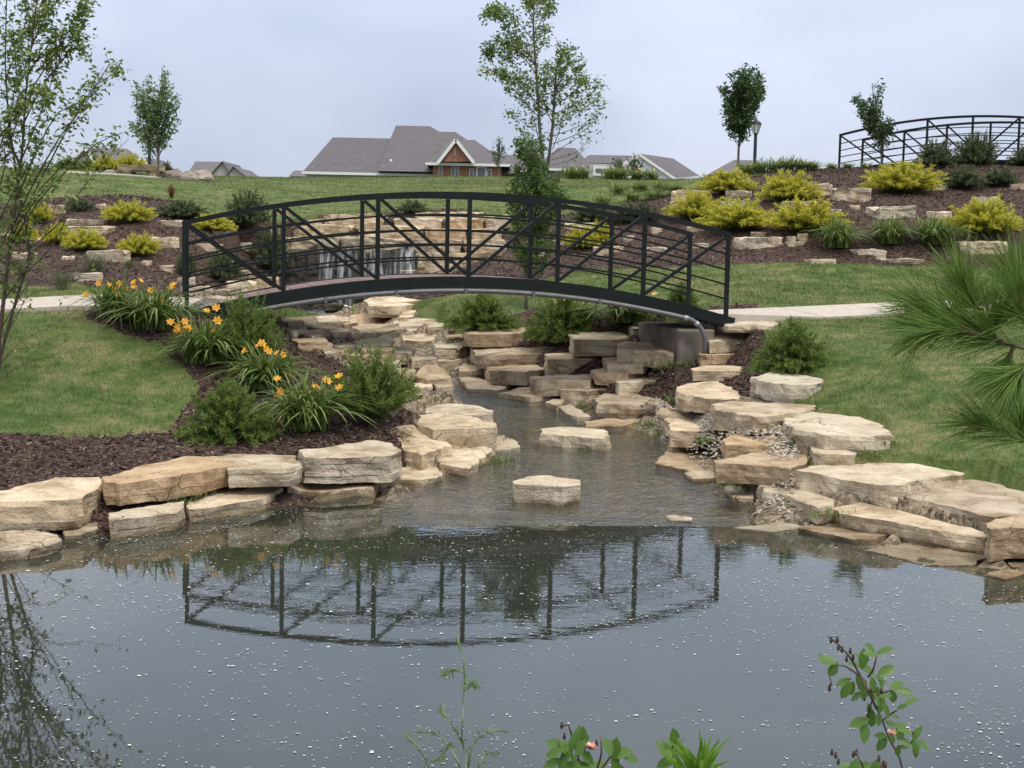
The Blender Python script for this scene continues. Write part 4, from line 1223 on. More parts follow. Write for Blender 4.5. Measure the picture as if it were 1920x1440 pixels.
PROTO = {}
def juniper(kind, box, label, group, seed, Y=None, back=0.0):
    base, w, h = extent(*box, Y=Y)
    base = base + Vector((0, w * 0.5 + back, 0)); base.z = ground_z(base.x, base.y)
    mat = {'gold': GOLD, 'green': GREEN, 'blue': BLUE, 'feather': GREEN}[kind]
    var = seed % 3
    key = (kind, var)
    if key not in PROTO:
        if kind == 'feather':
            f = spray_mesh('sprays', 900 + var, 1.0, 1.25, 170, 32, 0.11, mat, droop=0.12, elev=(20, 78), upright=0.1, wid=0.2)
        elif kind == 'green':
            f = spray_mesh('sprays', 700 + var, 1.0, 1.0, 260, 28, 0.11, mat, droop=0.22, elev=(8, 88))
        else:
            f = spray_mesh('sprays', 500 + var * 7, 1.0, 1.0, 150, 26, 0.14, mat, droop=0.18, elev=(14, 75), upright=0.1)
        PROTO[key] = (f, wood_core('stems', 40 + var, 1.0, 1.0, M_BARK))
    f, s = PROTO[key]
    root = empty('juniper_shrub', base, random.Random(seed).uniform(0, 6.28))
    sc = {'gold': (1.3, 1.0), 'green': (1.25, 1.1), 'blue': (1.25, 1.1), 'feather': (1.3, 0.76)}[kind]
    root.scale = (w * sc[0], w * sc[0], max(0.12, h * sc[1]))
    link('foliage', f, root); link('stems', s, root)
    return tag(root, label, 'shrub', group)

GJ = 'golden junipers on the berm'
gold_right = [((1317,318,1415,366), 'golden juniper high on the berm beside the lamp post'), ((1430,322,1540,382), 'golden juniper high on the berm beneath the lily clump with flowers'),
 ((1637,305,1768,366), 'widest golden juniper, high on the berm in front of the second bridge'), ((1258,360,1357,416), 'golden juniper at the thin end of the berm beside the lawn'),
 ((1325,376,1458,438), 'golden juniper at mid slope above the bridge railing'), ((1450,378,1582,444), 'golden juniper at mid slope beside the lily clumps'),
 ((1790,380,1915,452), 'spreading golden juniper low on the berm behind the pine')]
for i, (bx_, lb) in enumerate(gold_right): juniper('gold', bx_, lb, GJ, i)
juniper('gold', (1062,424,1120,470), 'small golden juniper seen through the bridge rails', GJ, 8)
juniper('gold', (1100,418,1150,462), 'golden juniper just behind the small one seen through the rails', GJ, 9)
GJ2 = 'golden junipers in the rock garden behind the daylilies'
for i, (bx_, lb) in enumerate([((193,378,280,422), 'golden juniper at the top of the left mulch slope'), ((78,420,135,462), 'golden juniper in front of the two long slabs'),
  ((120,430,192,474), 'golden juniper spreading below the two long slabs'), ((222,440,292,484), 'golden juniper beside the slab halfway down the left slope'),
  ((355,400,432,436), 'golden juniper behind the end post of the bridge rail'), ((18,416,66,456), 'golden juniper behind the stems of the thin tree'),
  ((42,378,92,420), 'darker golden juniper high on the slope behind the thin tree')]):
    juniper('gold', bx_, lb.replace('left ', ''), GJ2, i + 20)
GG = 'green junipers along the stream'
juniper('green', (838,562,968,642), 'dark green juniper on the island lawn above the stream', GG, 1)
juniper('green', (995,558,1122,646), 'dark green juniper beside the lily clump under the bridge', GG, 2)
juniper('green', (1420,606,1560,702), 'bushy green juniper beside the stone stack at the bridge end', GG, 3)
juniper('green', (335,728,508,832), 'rounded green juniper on the mulch between lawn and daylilies', GG, 4)
juniper('feather', (395,555,520,695), 'tall feathery juniper behind the daylilies at the bridge end', GG, 5)
juniper('feather', (605,650,772,802), 'feathery juniper leaning over the stream beside the big daylily', GG, 6)
juniper('green', (1248,532,1312,582), 'small green shrub behind the far bridge rail', GG, 7)
juniper('blue', (1722,266,1800,314), 'olive shrub in front of the second bridge', 'shrubs at the second bridge', 1, Y=42.5)
juniper('blue', (1800,252,1872,312), 'dark upright shrub in front of the second bridge', 'shrubs at the second bridge', 2, Y=42.5)
juniper('blue', (1898,276,1960,312), 'dark shrub beside the upright one at the second bridge', 'shrubs at the second bridge', 3, Y=42.5)
juniper('blue', (1770,315,1850,358), 'low greyish shrub in the mulch under the second bridge', 'shrubs at the second bridge', 4)
juniper('blue', (1845,318,1910,352), 'small greyish shrub beside the low one on the berm', 'shrubs at the second bridge', 5)
for i, (bx_, lb) in enumerate([((122,372,168,396), 'dark low juniper beside the pale block high in the rock garden'), ((288,378,384,412), 'low dull shrub at the top of the mulch slope behind the end post'),
   ((420,405,500,470), 'green shrub beside the waterfall wall'), ((470,440,540,520), 'leafy green shrub at the edge of the waterfall'), ((380,470,450,530), 'green shrub on the slope behind the bridge railing'),
   ((330,470,365,520), 'small green shrub beside the end post'), ((745,378,800,404), 'small tufted shrub on the lawn edge above the waterfall'),
   ((1070,385,1160,425), 'dull green shrub at the lawn edge behind the arch of the bridge'), ((1150,385,1240,420), 'dull green shrub at the thin end of the berm')]):
    juniper('blue', bx_, lb, 'dull shrubs on the slopes', 30 + i)

# daylilies
LILY_MESH = [blade_mesh('leaves', 60 + i, 330, 0.62, 1.0, 0.018, LILY) for i in range(3)]
LILY_FAR = [blade_mesh('leaves', 80 + i, 110, 0.62, 0.7, 0.024, LILY_PALE, segs=4) for i in range(2)]
def flower_mesh(name, mat, s=0.055):
    mb = MB()
    for k in range(6):
        a = k * math.pi / 3; ca, sa = math.cos(a), math.sin(a)
        def q(u, v, z): return (ca * u - sa * v, sa * u + ca * v, z)
        w = 0.36 if k % 2 else 0.27
        mb.add([q(0.08 * s, 0, 0), q(0.55 * s, -w * s, 0.38 * s), q(1.08 * s, 0, 0.42 * s), q(0.55 * s, w * s, 0.38 * s), q(0.6 * s, 0, 0.28 * s)],
               [(0, 1, 4), (1, 2, 4), (2, 3, 4), (3, 0, 4)])
    return new_mesh(name, mb.v, mb.f, mat)
FL, FLP = flower_mesh('flower', PETAL), flower_mesh('flower', PETAL_PALE)
mbt = MB().lathe(0, 0, [(0.004, -0.03), (0.010, -0.005), (0.013, 0.006), (0.008, 0.014)], 6)
THR = new_mesh('throat', mbt.v, mbt.f, M_THROAT)
SCAPE = {}
def daylily(box, label, group, seed, flowers=(), Y=None, dens=1.0, pale=False, lift=0.0):
    base, w, h = extent(*box, Y=Y)
    base = base + Vector((0, w * 0.45, 0)); base.z = ground_z(base.x, base.y)
    root = empty('daylily_clump', base)
    tag(root, label, 'daylily', group)
    lf = link('leaves', LILY_FAR[seed % 2] if seed >= 20 else LILY_MESH[seed % 3], root, rz=seed * 1.3)
    lf.scale = (w / 0.34, w / 0.34, max(0.2, h * 0.92) / 0.46)
    rs = random.Random(seed)
    for (fx_, fy_) in flowers:
        p = at(fx_, fy_, base.y + rs.uniform(-0.35, 0.15) * w) - base
        stem_b = Vector((p.x * 0.25, p.y * 0.25, 0.05))
        mb = MB().tube([stem_b, stem_b.lerp(p, 0.6) + Vector((0, 0, 0.04)), p - Vector((0, 0, 0.01))], [0.004, 0.0035, 0.003], 4)
        sc_ = link('scape', new_mesh('scape', mb.v, mb.f, M_STEM), root)
        f = link('flower', FLP if pale else FL, root, p)
        tilt = rs.uniform(0.5, 1.25)
        f.rotation_euler = (tilt, rs.uniform(-0.4, 0.4), rs.uniform(-0.9, 0.9))
        f.scale = (1, 1, 1) if not pale else (1.1, 1.1, 1.1)
        k = rs.uniform(0.85, 1.2); f.scale = (k, k, k)
        link('throat', THR, f)
    return root
GD = 'flowering daylilies beside the bridge'
daylily((155,520,262,602), 'daylily clump at the path end with the most orange flowers', GD, 1, [(225,533),(238,545),(252,530),(263,527),(220,552),(228,560),(245,560),(160,553),(187,531),(240,572),(213,545),(251,540),(205,537)])
daylily((218,528,348,632), 'daylily clump with two open flowers in front of the end post', GD, 2, [(290,565),(298,569),(322,541),(283,545),(326,535),(309,562)])
daylily((315,590,442,692), 'daylily clump with flowers all round beneath the bridge end', GD, 3, [(347,604),(350,614),(320,605),(405,578),(387,584),(407,602),(402,620),(343,625),(333,621),(352,618),(330,615)])
daylily((430,640,565,742), 'daylily clump with flowers behind the one nearest the pond', GD, 4, [(485,649),(498,655),(520,663),(530,666),(490,645),(505,660),(483,689),(503,698),(517,699),(460,658),(540,705)])
daylily((490,694,648,814), 'big daylily clump with one open flower low on its front', GD, 5, [(558,757),(592,728),(636,707),(577,743),(636,728),(520,712),(524,735),(612,716),(521,745)])
daylily((1040,556,1130,606), 'daylily clump on the far bank under the arch', 'daylilies under the arch', 6, [(1052,562),(1045,566),(1060,560)], pale=True)
daylily((1110,552,1245,614), 'broad lily clump on the far bank beside the abutment', 'daylilies under the arch', 7, [(1228,552),(1120,560),(1140,563)], pale=True)
for i, (bx_, lb) in enumerate([((1533,405,1612,472), 'lily clump without flowers beside the golden juniper'), ((1633,402,1712,466), 'lily clump without flowers in front of the slanting slab'), ((1712,404,1800,468), 'lily clump without flowers near the spreading juniper')]):
    daylily(bx_, lb, 'lily clumps without flowers on the berm', 10 + i)
rs = random.Random(8)
for i, x in enumerate([1402, 1430, 1455, 1480, 1505, 1525]):
    daylily((x - 26, 286 + abs(i - 2.5) * 5, x + 26, 330 + (i % 2) * 3), 'daylily clump in flower on the crest of the berm by the lamp post', 'daylilies on the berm crest', 20 + i,
            [(x + rs.uniform(-25, 25), rs.uniform(303, 330)) for _ in range(5)], Y=43.2, pale=True)
for i, x in enumerate([1590, 1560, 1625]):
    daylily((x - 16, 311, x + 16, 330), 'small flowering daylily at the end of the second bridge', 'small daylilies at the second bridge', 30 + i, [(x, 312), (x + 8, 316)], Y=44, pale=True)
for i, (x, y) in enumerate([(1160, 352), (1200, 348), (1240, 346), (1268, 350), (1185, 366), (1130, 372), (1225, 362)]):
    daylily((x - 24, y - 12, x + 24, y + 14), 'tall leafy perennial at the lawn edge above the berm', 'perennials at the lawn edge', 40 + i)
for i, (x, y) in enumerate([(1070, 318), (1090, 320), (1145, 322), (1165, 318), (1195, 325), (1222, 326)]):
    daylily((x - 24, y - 12, x + 24, y + 14), 'daylily clump on the crest of the lawn in front of the far houses', 'daylilies on the lawn crest', 50 + i, [(x + 4, y - 8)], Y=62, pale=True)

# ornamental grasses
GRS = [blade_mesh('leaves', 160 + i, 260, 0.6, 0.55, 0.006, GRASSY, segs=4, droop=0.8, base_r=0.10) for i in range(2)]
for i, (bx_, lb) in enumerate([((128,470,218,512), 'grey-green ornamental grass below the large white-topped slab'), ((78,500,146,545), 'ornamental grass clump at the foot of the slope beside the path'), ((222,482,258,505), 'small yellowish tuft beside the large white-topped slab')]):
    base, w, h = extent(*bx_)
    root = empty('ornamental_grass', base + Vector((0, w * 0.4, 0)))
    tag(root, lb, 'grass clump', 'ornamental grasses in the rock garden')
    lf = link('leaves', GRS[i % 2], root, rz=i)
    lf.scale = (w / 0.42, w / 0.42, h / 0.52)

# dry rusty perennials
RUST = leaf_mat('rusty_seed_heads', [(0, (0.16, 0.08, 0.04)), (1, (0.26, 0.15, 0.08))], 0.8, 0.1)
RUSTM = spray_mesh('sprays', 77, 0.5, 1.0, 40, 16, 0.12, RUST, droop=0.05, elev=(50, 88))
for (bx_, lb) in [((306,345,336,378), 'rusty dry perennial at the edge of the upper lawn'), ((460,462,490,490), 'rusty dry perennial beside the waterfall')]:
    base, w, h = extent(*bx_)
    root = empty('dry_perennial', base)
    tag(root, lb, 'plant', 'dry perennials')
    f = link('seed_heads', RUSTM, root); f.scale = (w * 2, w * 2, h)

# weeds and tufts between the bank stones
TUFT = blade_mesh('leaves', 301, 70, 0.16, 0.8, 0.010, LILY, segs=3, base_r=0.10)
for i, (x, y) in enumerate([(1262,688),(1240,692),(1215,686),(1285,686),(1245,800),(1235,815),(1262,820),(1100,765),(1088,770),(1265,752),(1450,745),(1480,742),(1505,735),(1525,728),(1560,745),(1390,915),(1400,918),(1560,972),(1620,850),(1635,858),(1660,838),(1100,842),(928,868),(905,838),(355,933),(330,945),(1222,800),(1330,830)]):
    h_ = hit(x, y)
    o = empty('weed_tuft', (h_.x, h_.y, h_.z - 0.01), i * 0.7); link('leaves', TUFT, o)
    k = 0.6 + 0.5 * random.Random(i).random(); o.scale = (k, k, k)
    tag(o, 'small green weed tuft sprouting between the bank stones', 'weed', 'weed tufts between the stones')
# ---------------------------------------------------------------- trees
def leaves_mesh(name, pts, size, mat, seed, aspect=0.5, droop=0.35):
    """one small pointed leaf (two triangles, folded) at each point"""
    r = np.random.default_rng(seed)
    p = np.asarray(pts, float); n = len(p)
    v = r.normal(0, 1, (n, 3)); v[:, 2] = v[:, 2] * 0.6 - droop
    v /= np.linalg.norm(v, axis=1)[:, None]
    s = np.cross(v, r.normal(0, 1, (n, 3))); s /= np.linalg.norm(s, axis=1)[:, None] + 1e-9
    ln = size * r.uniform(0.6, 1.25, (n, 1))
    up = np.cross(s, v)
    a = p; b = p + v * ln * 0.45 + s * ln * aspect * 0.5 + up * ln * 0.08; c = p + v * ln; d = p + v * ln * 0.45 - s * ln * aspect * 0.5 + up * ln * 0.08
    return np_mesh(name, np.stack([a, b, c, d], 1).reshape(-1, 3), 4, mat)

def bend(pts, n=10, jit=0.0, rs=None):
    """resample a polyline smoothly (Catmull-Rom)"""
    P = [Vector(p) for p in pts]
    if len(P) == 2: P = [P[0], P[0].lerp(P[1], 0.5), P[1]]
    out = []
    for i in range(len(P) - 1):
        p0, p1, p2, p3 = P[max(i - 1, 0)], P[i], P[i + 1], P[min(i + 2, len(P) - 1)]
        k = max(2, n // (len(P) - 1))
        for j in range(k):
            t = j / k
            q = 0.5 * ((2 * p1) + (p2 - p0) * t + (2 * p0 - 5 * p1 + 4 * p2 - p3) * t * t + (3 * p1 - p0 - 3 * p2 + p3) * t ** 3)
            if rs and jit: q = q + Vector((rs.gauss(0, jit), rs.gauss(0, jit), rs.gauss(0, jit)))
            out.append(q)
    out.append(P[-1])
    return out

def grow(limbs, seed, twig_n, twig_len, leaf_n, leaf_spread, t0=0.3, sub=2, gravity=0.0, bare=0.0):
    """limbs: (points, r0, r1, leafiness). Returns wood MB of the limbs' twigs and the leaf points"""
    rs = random.Random(seed)
    wood, leafp = MB(), []
    for (pts, r0, r1, leafy) in limbs:
        n = len(pts)
        L = sum((pts[i + 1] - pts[i]).length for i in range(n - 1))
        wood.tube(pts, [r0 + (r1 - r0) * i / (n - 1) for i in range(n)], 5)
        m = max(2, int(twig_n * L))
        for k in range(m):
            t = t0 + (1 - t0) * (k + rs.random()) / m
            i = min(int(t * (n - 1)), n - 2)
            p = pts[i].lerp(pts[i + 1], t * (n - 1) - i)
            ax = (pts[i + 1] - pts[i]).normalized()
            d = (ax * rs.uniform(0.4, 1.0) + Vector((rs.gauss(0, 0.6), rs.gauss(0, 0.6), rs.gauss(0.1, 0.45)))).normalized()
            ln = twig_len * rs.uniform(0.5, 1.2) * (1.1 - 0.5 * t)
            e = p + d * ln + Vector((0, 0, -gravity * ln))
            mid = p.lerp(e, 0.5) + Vector((0, 0, 0.06 * ln))
            wood.tube([p, mid, e], [max(r1, r0 * 0.3) * 0.6, r1 * 0.5, r1 * 0.3], 3)
            if rs.random() < bare * (1 - leafy): continue
            for q in range(max(1, int(leaf_n * leafy * rs.uniform(0.6, 1.3)))):
                u = rs.uniform(0.2, 1.05)
                b = p.lerp(mid, u * 2) if u < 0.5 else mid.lerp(e, u * 2 - 1)
                leafp.append(tuple(b + Vector((rs.gauss(0, leaf_spread), rs.gauss(0, leaf_spread), rs.gauss(0, leaf_spread)))))
    return wood, leafp

M_BIRCH = simple_mat('pale_birch_bark', (0.30, 0.25, 0.215), 0.85, var=0.45, scale=14)
M_GREYBARK = simple_mat('grey_bark', (0.13, 0.105, 0.085), 0.9, var=0.3, scale=20)
M_TWIG = simple_mat('red_brown_twigs', (0.075, 0.05, 0.042), 0.85, var=0.25, scale=30)
LEAF_A = leaf_mat('fresh_birch_leaves', [(0, (0.09, 0.15, 0.035)), (0.5, (0.15, 0.22, 0.055)), (0.9, (0.24, 0.31, 0.09)), (1, (0.33, 0.37, 0.14))], 0.5, 0.4)
LEAF_B = leaf_mat('dark_tree_leaves', [(0, (0.036, 0.075, 0.03)), (0.5, (0.068, 0.125, 0.046)), (1, (0.13, 0.19, 0.07))], 0.45, 0.4)
LEAF_C = leaf_mat('maple_leaves', [(0, (0.09, 0.155, 0.06)), (0.5, (0.15, 0.24, 0.09)), (1, (0.26, 0.34, 0.15))], 0.5, 0.45)
LEAF_D = leaf_mat('young_tree_leaves', [(0, (0.05, 0.105, 0.024)), (0.5, (0.09, 0.165, 0.038)), (1, (0.17, 0.25, 0.065))], 0.5, 0.4)

def tree(name, label, trunk, r0, r1, limbs, leaf_mat_, leaf, seed, trunk_mat, twig_n=6, twig_len=0.35, leaf_n=6, spread=0.05, group=None, extra=(), wood_mat=None, **kw):
    """trunk, limbs: world polylines"""
    rs = random.Random(seed)
    base = Vector(trunk[0])
    root = empty(name, base)
    tag(root, label, 'tree', group)
    tp = bend(trunk, 14)
    n = len(tp)
    mb = MB().tube([base - Vector((0, 0, 0.12))] + tp[1:], [r0 * 1.25] + [r0 + (r1 - r0) * i / (n - 1) for i in range(1, n)], 8)
    mb.build('trunk', trunk_mat, root, True)
    LB = [(bend(l[0], 9), l[1], l[2], l[3] if len(l) > 3 else 1.0) for l in limbs]
    wood, lp = grow(LB, seed, twig_n, twig_len, leaf_n, spread, **kw)
    if wood.v: wood.build('branches', wood_mat or trunk_mat, root, True)
    lp = [tuple(Vector(p) - base) for p in lp]
    if lp: link('crown', leaves_mesh('crown', lp, leaf, leaf_mat_, seed), root)
    return root

def px_limbs(spec, Y, seed, dy=0.5):
    """spec: (pixel polyline, r0, r1, leafiness): each limb leans a little towards or away in depth"""
    rs = random.Random(seed); out = []
    for s in spec:
        k = rs.uniform(-dy, dy); n = len(s[0])
        pts = [at(a, b, Y + k * i / max(1, n - 1)) for i, (a, b) in enumerate(s[0])]
        out.append((pts, s[1], s[2], s[3] if len(s) > 3 else 1.0))
    return out

def crown_limbs(px_outline, trunk_px, Y, n, seed, r0=0.012, r1=0.004, dy=0.6):
    """limbs from along the trunk to points spread through a crown seen as a pixel outline"""
    rs = random.Random(seed)
    A = np.array(px_outline, float)
    lim = []
    tries = 0
    yb = max(p[1] for p in trunk_px)
    while len(lim) < n and tries < 6000:
        tries += 1
        x, y = rs.uniform(A[:, 0].min(), A[:, 0].max()), rs.uniform(A[:, 1].min(), A[:, 1].max())
        if not in_poly(np.array([x]), np.array([y]), px_outline)[0]: continue
        k = rs.uniform(-1, 1) * dy
        # join the trunk lower down
        ty = min(yb, y + abs(x - trunk_px[0][0]) * 0.9 + 12 + rs.uniform(0, 30))
        tx = np.interp(-ty, [-p[1] for p in trunk_px], [p[0] for p in trunk_px])
        a, b = at(tx, ty, Y), at(x, y, Y + k)
        m = a.lerp(b, 0.5) + Vector((0, 0, -0.06 * (b - a).length))
        lim.append(([a, m, b], r0, r1, rs.uniform(0.6, 1.3)))
    return lim

# two-stemmed birch on the lawn crest
Yb = 56.0
bb = at(1022, 338, Yb); bb.z = ground_z(bb.x, bb.y)
lim = px_limbs([([(1021,330),(1012,240),(1007,150),(1000,60),(1003,-30)], 0.075, 0.02, 0.8), ([(1024,330),(1036,240),(1040,170),(1046,120),(1060,92)], 0.07, 0.016, 0.8)], Yb, 3, 0.5)
lim += px_limbs([([(1005,120),(975,95),(935,25),(918,30)],.022,.006,1.6),([(1003,80),(960,30),(930,22)],.02,.006,1.6),([(1007,170),(965,120),(920,90),(915,100)],.02,.006,1.6),([(1000,130),(960,85),(940,75)],.02,.006,1.6),
  ([(1010,200),(970,150),(912,130)],.02,.006,1.4),([(1010,220),(960,165),(945,145)],.018,.006,1.2),([(1003,60),(1020,30),(1032,10)],.02,.006,1.6),([(1001,30),(1015,-5),(1028,-15)],.02,.006,1.6),([(1000,40),(985,5),(980,-20)],.02,.006,1.6),
  ([(1010,250),(975,225),(955,208)],.015,.005,.5),([(1015,285),(985,260),(965,215)],.015,.005,.4),
  ([(1040,170),(1060,130),(1066,95)],.02,.006,1.3),([(1040,180),(1075,140),(1085,120)],.02,.006,1.2),([(1040,200),(1085,165),(1095,150)],.02,.006,1.1),([(1038,215),(1095,185),(1125,158)],.02,.006,.8),
  ([(1038,240),(1090,205),(1126,185)],.018,.005,.5),([(1037,255),(1100,230),(1128,200)],.018,.005,.35),([(1036,270),(1095,245),(1122,218)],.018,.005,.25),([(1035,290),(1080,260),(1118,245)],.016,.005,.15),
  ([(1034,300),(1080,285),(1110,255)],.015,.005,.12),([(1034,310),(1070,300),(1100,278)],.015,.005,.1),([(1035,230),(1020,190),(1022,140)],.018,.005,.9),([(1038,210),(1050,170),(1052,130)],.018,.005,1.1),
  ([(1008,190),(1025,150),(1030,120)],.018,.005,1.0),([(1009,210),(990,170),(985,140)],.018,.005,1.1),([(1036,280),(1055,230),(1075,190)],.018,.005,.7),([(1012,270),(1000,220),(985,190)],.018,.005,.7),
  ([(1004,110),(1018,80),(1024,55)],.018,.005,1.3),([(1004,140),(985,100),(968,62)],.018,.005,1.5)], Yb, 4, 1.6)
tree('birch_tree', 'tall two-stemmed birch with bare lower twigs on the lawn crest', [bb, bb + Vector((0, 0, 0.25))], 0.11, 0.09, lim, LEAF_A, 0.155, 31, M_BIRCH, twig_n=7.5, twig_len=0.5, leaf_n=15, spread=0.10, wood_mat=M_GREYBARK, t0=0.25)

# leafy young tree just behind the bridge
Yn = 27.4
nb_ = hit(988, 580); Yn = nb_.y
tr_px = [(988,580),(985,520),(988,440),(992,360),(996,300),(1000,250)]
lim = crown_limbs([(985,245),(1000,243),(1022,250),(1020,290),(1030,320),(1055,335),(1060,380),(1040,400),(1050,430),(1030,470),(1000,490),(965,470),(955,430),(950,390),(945,345),(965,330),(972,290),(970,262)], tr_px, Yn, 95, 5, 0.010, 0.003, 0.45)
tree('young_tree', 'slender leafy young tree with dense foliage just behind the bridge', [at(a, b, Yn) for a, b in tr_px], 0.035, 0.008, lim, LEAF_D, 0.075, 32, M_GREYBARK, twig_n=13, twig_len=0.17, leaf_n=15, spread=0.035)

# round-headed tree beside the lamp post
Yr = 54.0
rb = at(1384, 310, Yr); rb.z = ground_z(rb.x, rb.y)
tr_px = [(1384,318),(1385,280),(1388,240),(1392,190),(1396,150)]
lim = crown_limbs([(1395,122),(1412,125),(1420,138),(1432,142),(1432,165),(1424,185),(1418,210),(1405,228),(1392,245),(1378,240),(1365,225),(1358,205),(1352,182),(1356,160),(1370,142),(1388,135)], tr_px, Yr, 75, 6, 0.012, 0.004, 0.75)
tree('lollipop_tree', 'small tree with a dense egg-shaped crown beside the lamp post', [rb] + [at(a, b, Yr) for a, b in tr_px[1:]], 0.05, 0.015, lim, LEAF_B, 0.14, 33, M_GREYBARK, twig_n=9, twig_len=0.3, leaf_n=13, spread=0.06)

# leaning sapling in front of the second bridge
Ys = 41.5
sb_ = at(1652, 330, Ys); sb_.z = ground_z(sb_.x, sb_.y)
tr_px = [(1652,330),(1652,270),(1648,235),(1638,200),(1636,160)]
lim = crown_limbs([(1636,155),(1655,158),(1652,175),(1656,200),(1648,215),(1668,222),(1680,235),(1672,250),(1650,252),(1640,245),(1625,228),(1612,215),(1600,190),(1604,168),(1612,172),(1618,188),(1628,185)], tr_px, Ys, 40, 7, 0.010, 0.003, 0.35)
tree('sapling', 'leaning sapling with a tilted crown in front of the second bridge', [sb_] + [at(a, b, Ys) for a, b in tr_px[1:]], 0.022, 0.007, lim, LEAF_B, 0.10, 34, M_GREYBARK, twig_n=10, twig_len=0.18, leaf_n=10, spread=0.04)

# small trees on the hill to the left
Yl = 47.0
lb_ = at(296, 336, Yl); lb_.z = ground_z(lb_.x, lb_.y)
tr_px = [(296,338),(297,300),(297,260),(300,220),(304,160),(304,125)]
lim = crown_limbs([(304,120),(320,128),(318,150),(334,165),(335,185),(322,200),(336,230),(320,250),(305,262),(285,262),(262,255),(240,235),(248,225),(262,215),(248,185),(250,150),(262,138),(278,138),(284,205),(292,150)], tr_px, Yl, 85, 8, 0.012, 0.004, 0.6)
tree('maple_tree', 'small maple with a split upright crown near the stone bench', [lb_] + [at(a, b, Yl) for a, b in tr_px[1:]], 0.045, 0.012, lim, LEAF_C, 0.135, 35, M_GREYBARK, twig_n=8, twig_len=0.24, leaf_n=6, spread=0.055)
for (x, y0, yb, Y, s, lb) in [(935, 258, 296, 140, 9, 'distant sapling beside the brick house roof'), (1190, 290, 318, 100, 10, 'distant sapling in front of the white gabled house'), (1158, 296, 320, 100, 11, 'distant sapling in front of the grey roofed house')]:
    g = at(x, yb, Y); g.z = ground_z(g.x, g.y)
    tp_ = [(x, yb + 20), (x, yb), (x + 1, y0)]
    lim = crown_limbs([(x - 18, yb - 6), (x - 12, y0 + 8), (x, y0), (x + 14, y0 + 10), (x + 17, yb - 8), (x, yb)], tp_, Y, 22, s, 0.03, 0.012, 0.8)
    tree('distant_sapling', lb, [g, at(x, yb - 4, Y), at(x + 1, y0, Y)], 0.06, 0.02, lim, LEAF_B, 0.25, 36 + s, M_GREYBARK, twig_n=3, twig_len=0.5, leaf_n=4, spread=0.1, group='distant saplings')

# thin many-stemmed tree at the left, in front of the lawn
Yf = 17.6
fb = at(-14, 760, Yf); fb.z = ground_z(fb.x, fb.y)
H = at
spec = [([(-12,740),(0,620),(14,500),(22,430),(40,300),(48,180),(62,60),(75,-60)],.030,.006,.8), ([(-14,740),(8,640),(40,530),(55,470),(40,380),(20,250),(10,120),(14,-40)],.024,.006,.8), ([(-14,740),(-20,560),(-8,420),(-20,280),(-30,100),(-20,-60)],.026,.006,.8),
 ([(22,430),(60,350),(110,260),(160,195),(205,120),(222,132)],.012,.003,.55), ([(20,460),(70,380),(120,325),(180,270),(228,250)],.012,.003,.45), ([(24,440),(80,330),(130,235),(165,180),(180,160),(218,135)],.012,.003,.5),
 ([(30,380),(70,280),(110,210),(160,190),(200,150)],.010,.003,.7), ([(45,230),(80,160),(120,110),(150,60),(162,18)],.010,.003,1.2), ([(50,180),(90,120),(135,50),(160,10)],.010,.003,1.3), ([(48,150),(90,85),(140,70),(150,95)],.009,.003,1.2),
 ([(55,100),(80,40),(110,0),(140,-30)],.009,.003,1.3), ([(40,300),(75,215),(100,140),(115,60)],.010,.003,1.2), ([(40,320),(15,240),(30,150),(25,60)],.010,.003,1.1), ([(20,260),(50,170),(40,90),(55,10)],.010,.003,1.2),
 ([(-10,300),(20,230),(60,190),(90,170)],.010,.003,1.1), ([(10,150),(40,80),(80,30),(90,-20)],.009,.003,1.3), ([(38,400),(80,350),(130,300),(170,290),(215,262)],.010,.003,.4), ([(50,470),(110,420),(150,360),(190,310),(240,262)],.009,.003,.3),
 ([(40,520),(90,470),(120,420),(140,380)],.008,.003,.25), ([(10,560),(50,500),(90,430),(105,380)],.008,.003,.35), ([(-5,420),(30,350),(60,300),(70,260)],.010,.003,.9), ([(-10,380),(10,300),(-5,220)],.010,.003,.9),
 ([(-15,500),(20,420),(40,350),(90,310)],.009,.003,.8), ([(0,450),(50,400),(70,370),(100,340)],.009,.003,.6), ([(0,620),(60,520),(100,500),(160,515),(225,512)],.006,.002,.02), ([(5,640),(50,560),(90,545),(130,562)],.005,.002,.02),
 ([(-5,690),(40,640),(100,610),(150,578),(170,570)],.005,.002,.02), ([(-10,700),(20,660),(60,650),(120,625)],.004,.002,.02), ([(-5,640),(30,600),(50,540),(48,500)],.006,.002,.05), ([(-12,720),(30,690),(80,672),(170,650)],.004,.002,.0),
 ([(-12,600),(20,545),(60,535),(110,530)],.004,.002,.02), ([(0,560),(40,530),(60,480)],.005,.002,.1)]
lim = px_limbs(spec, Yf, 12, 0.7)
tree('thin_tree', 'thin many-stemmed tree with airy leaves and bare low twigs on the lawn', [fb, fb + Vector((0, 0, 0.12))], 0.05, 0.04, lim, LEAF_A, 0.075, 44, M_BIRCH, twig_n=12, twig_len=0.24, leaf_n=15, spread=0.04, wood_mat=M_TWIG, t0=0.2, bare=0.6)
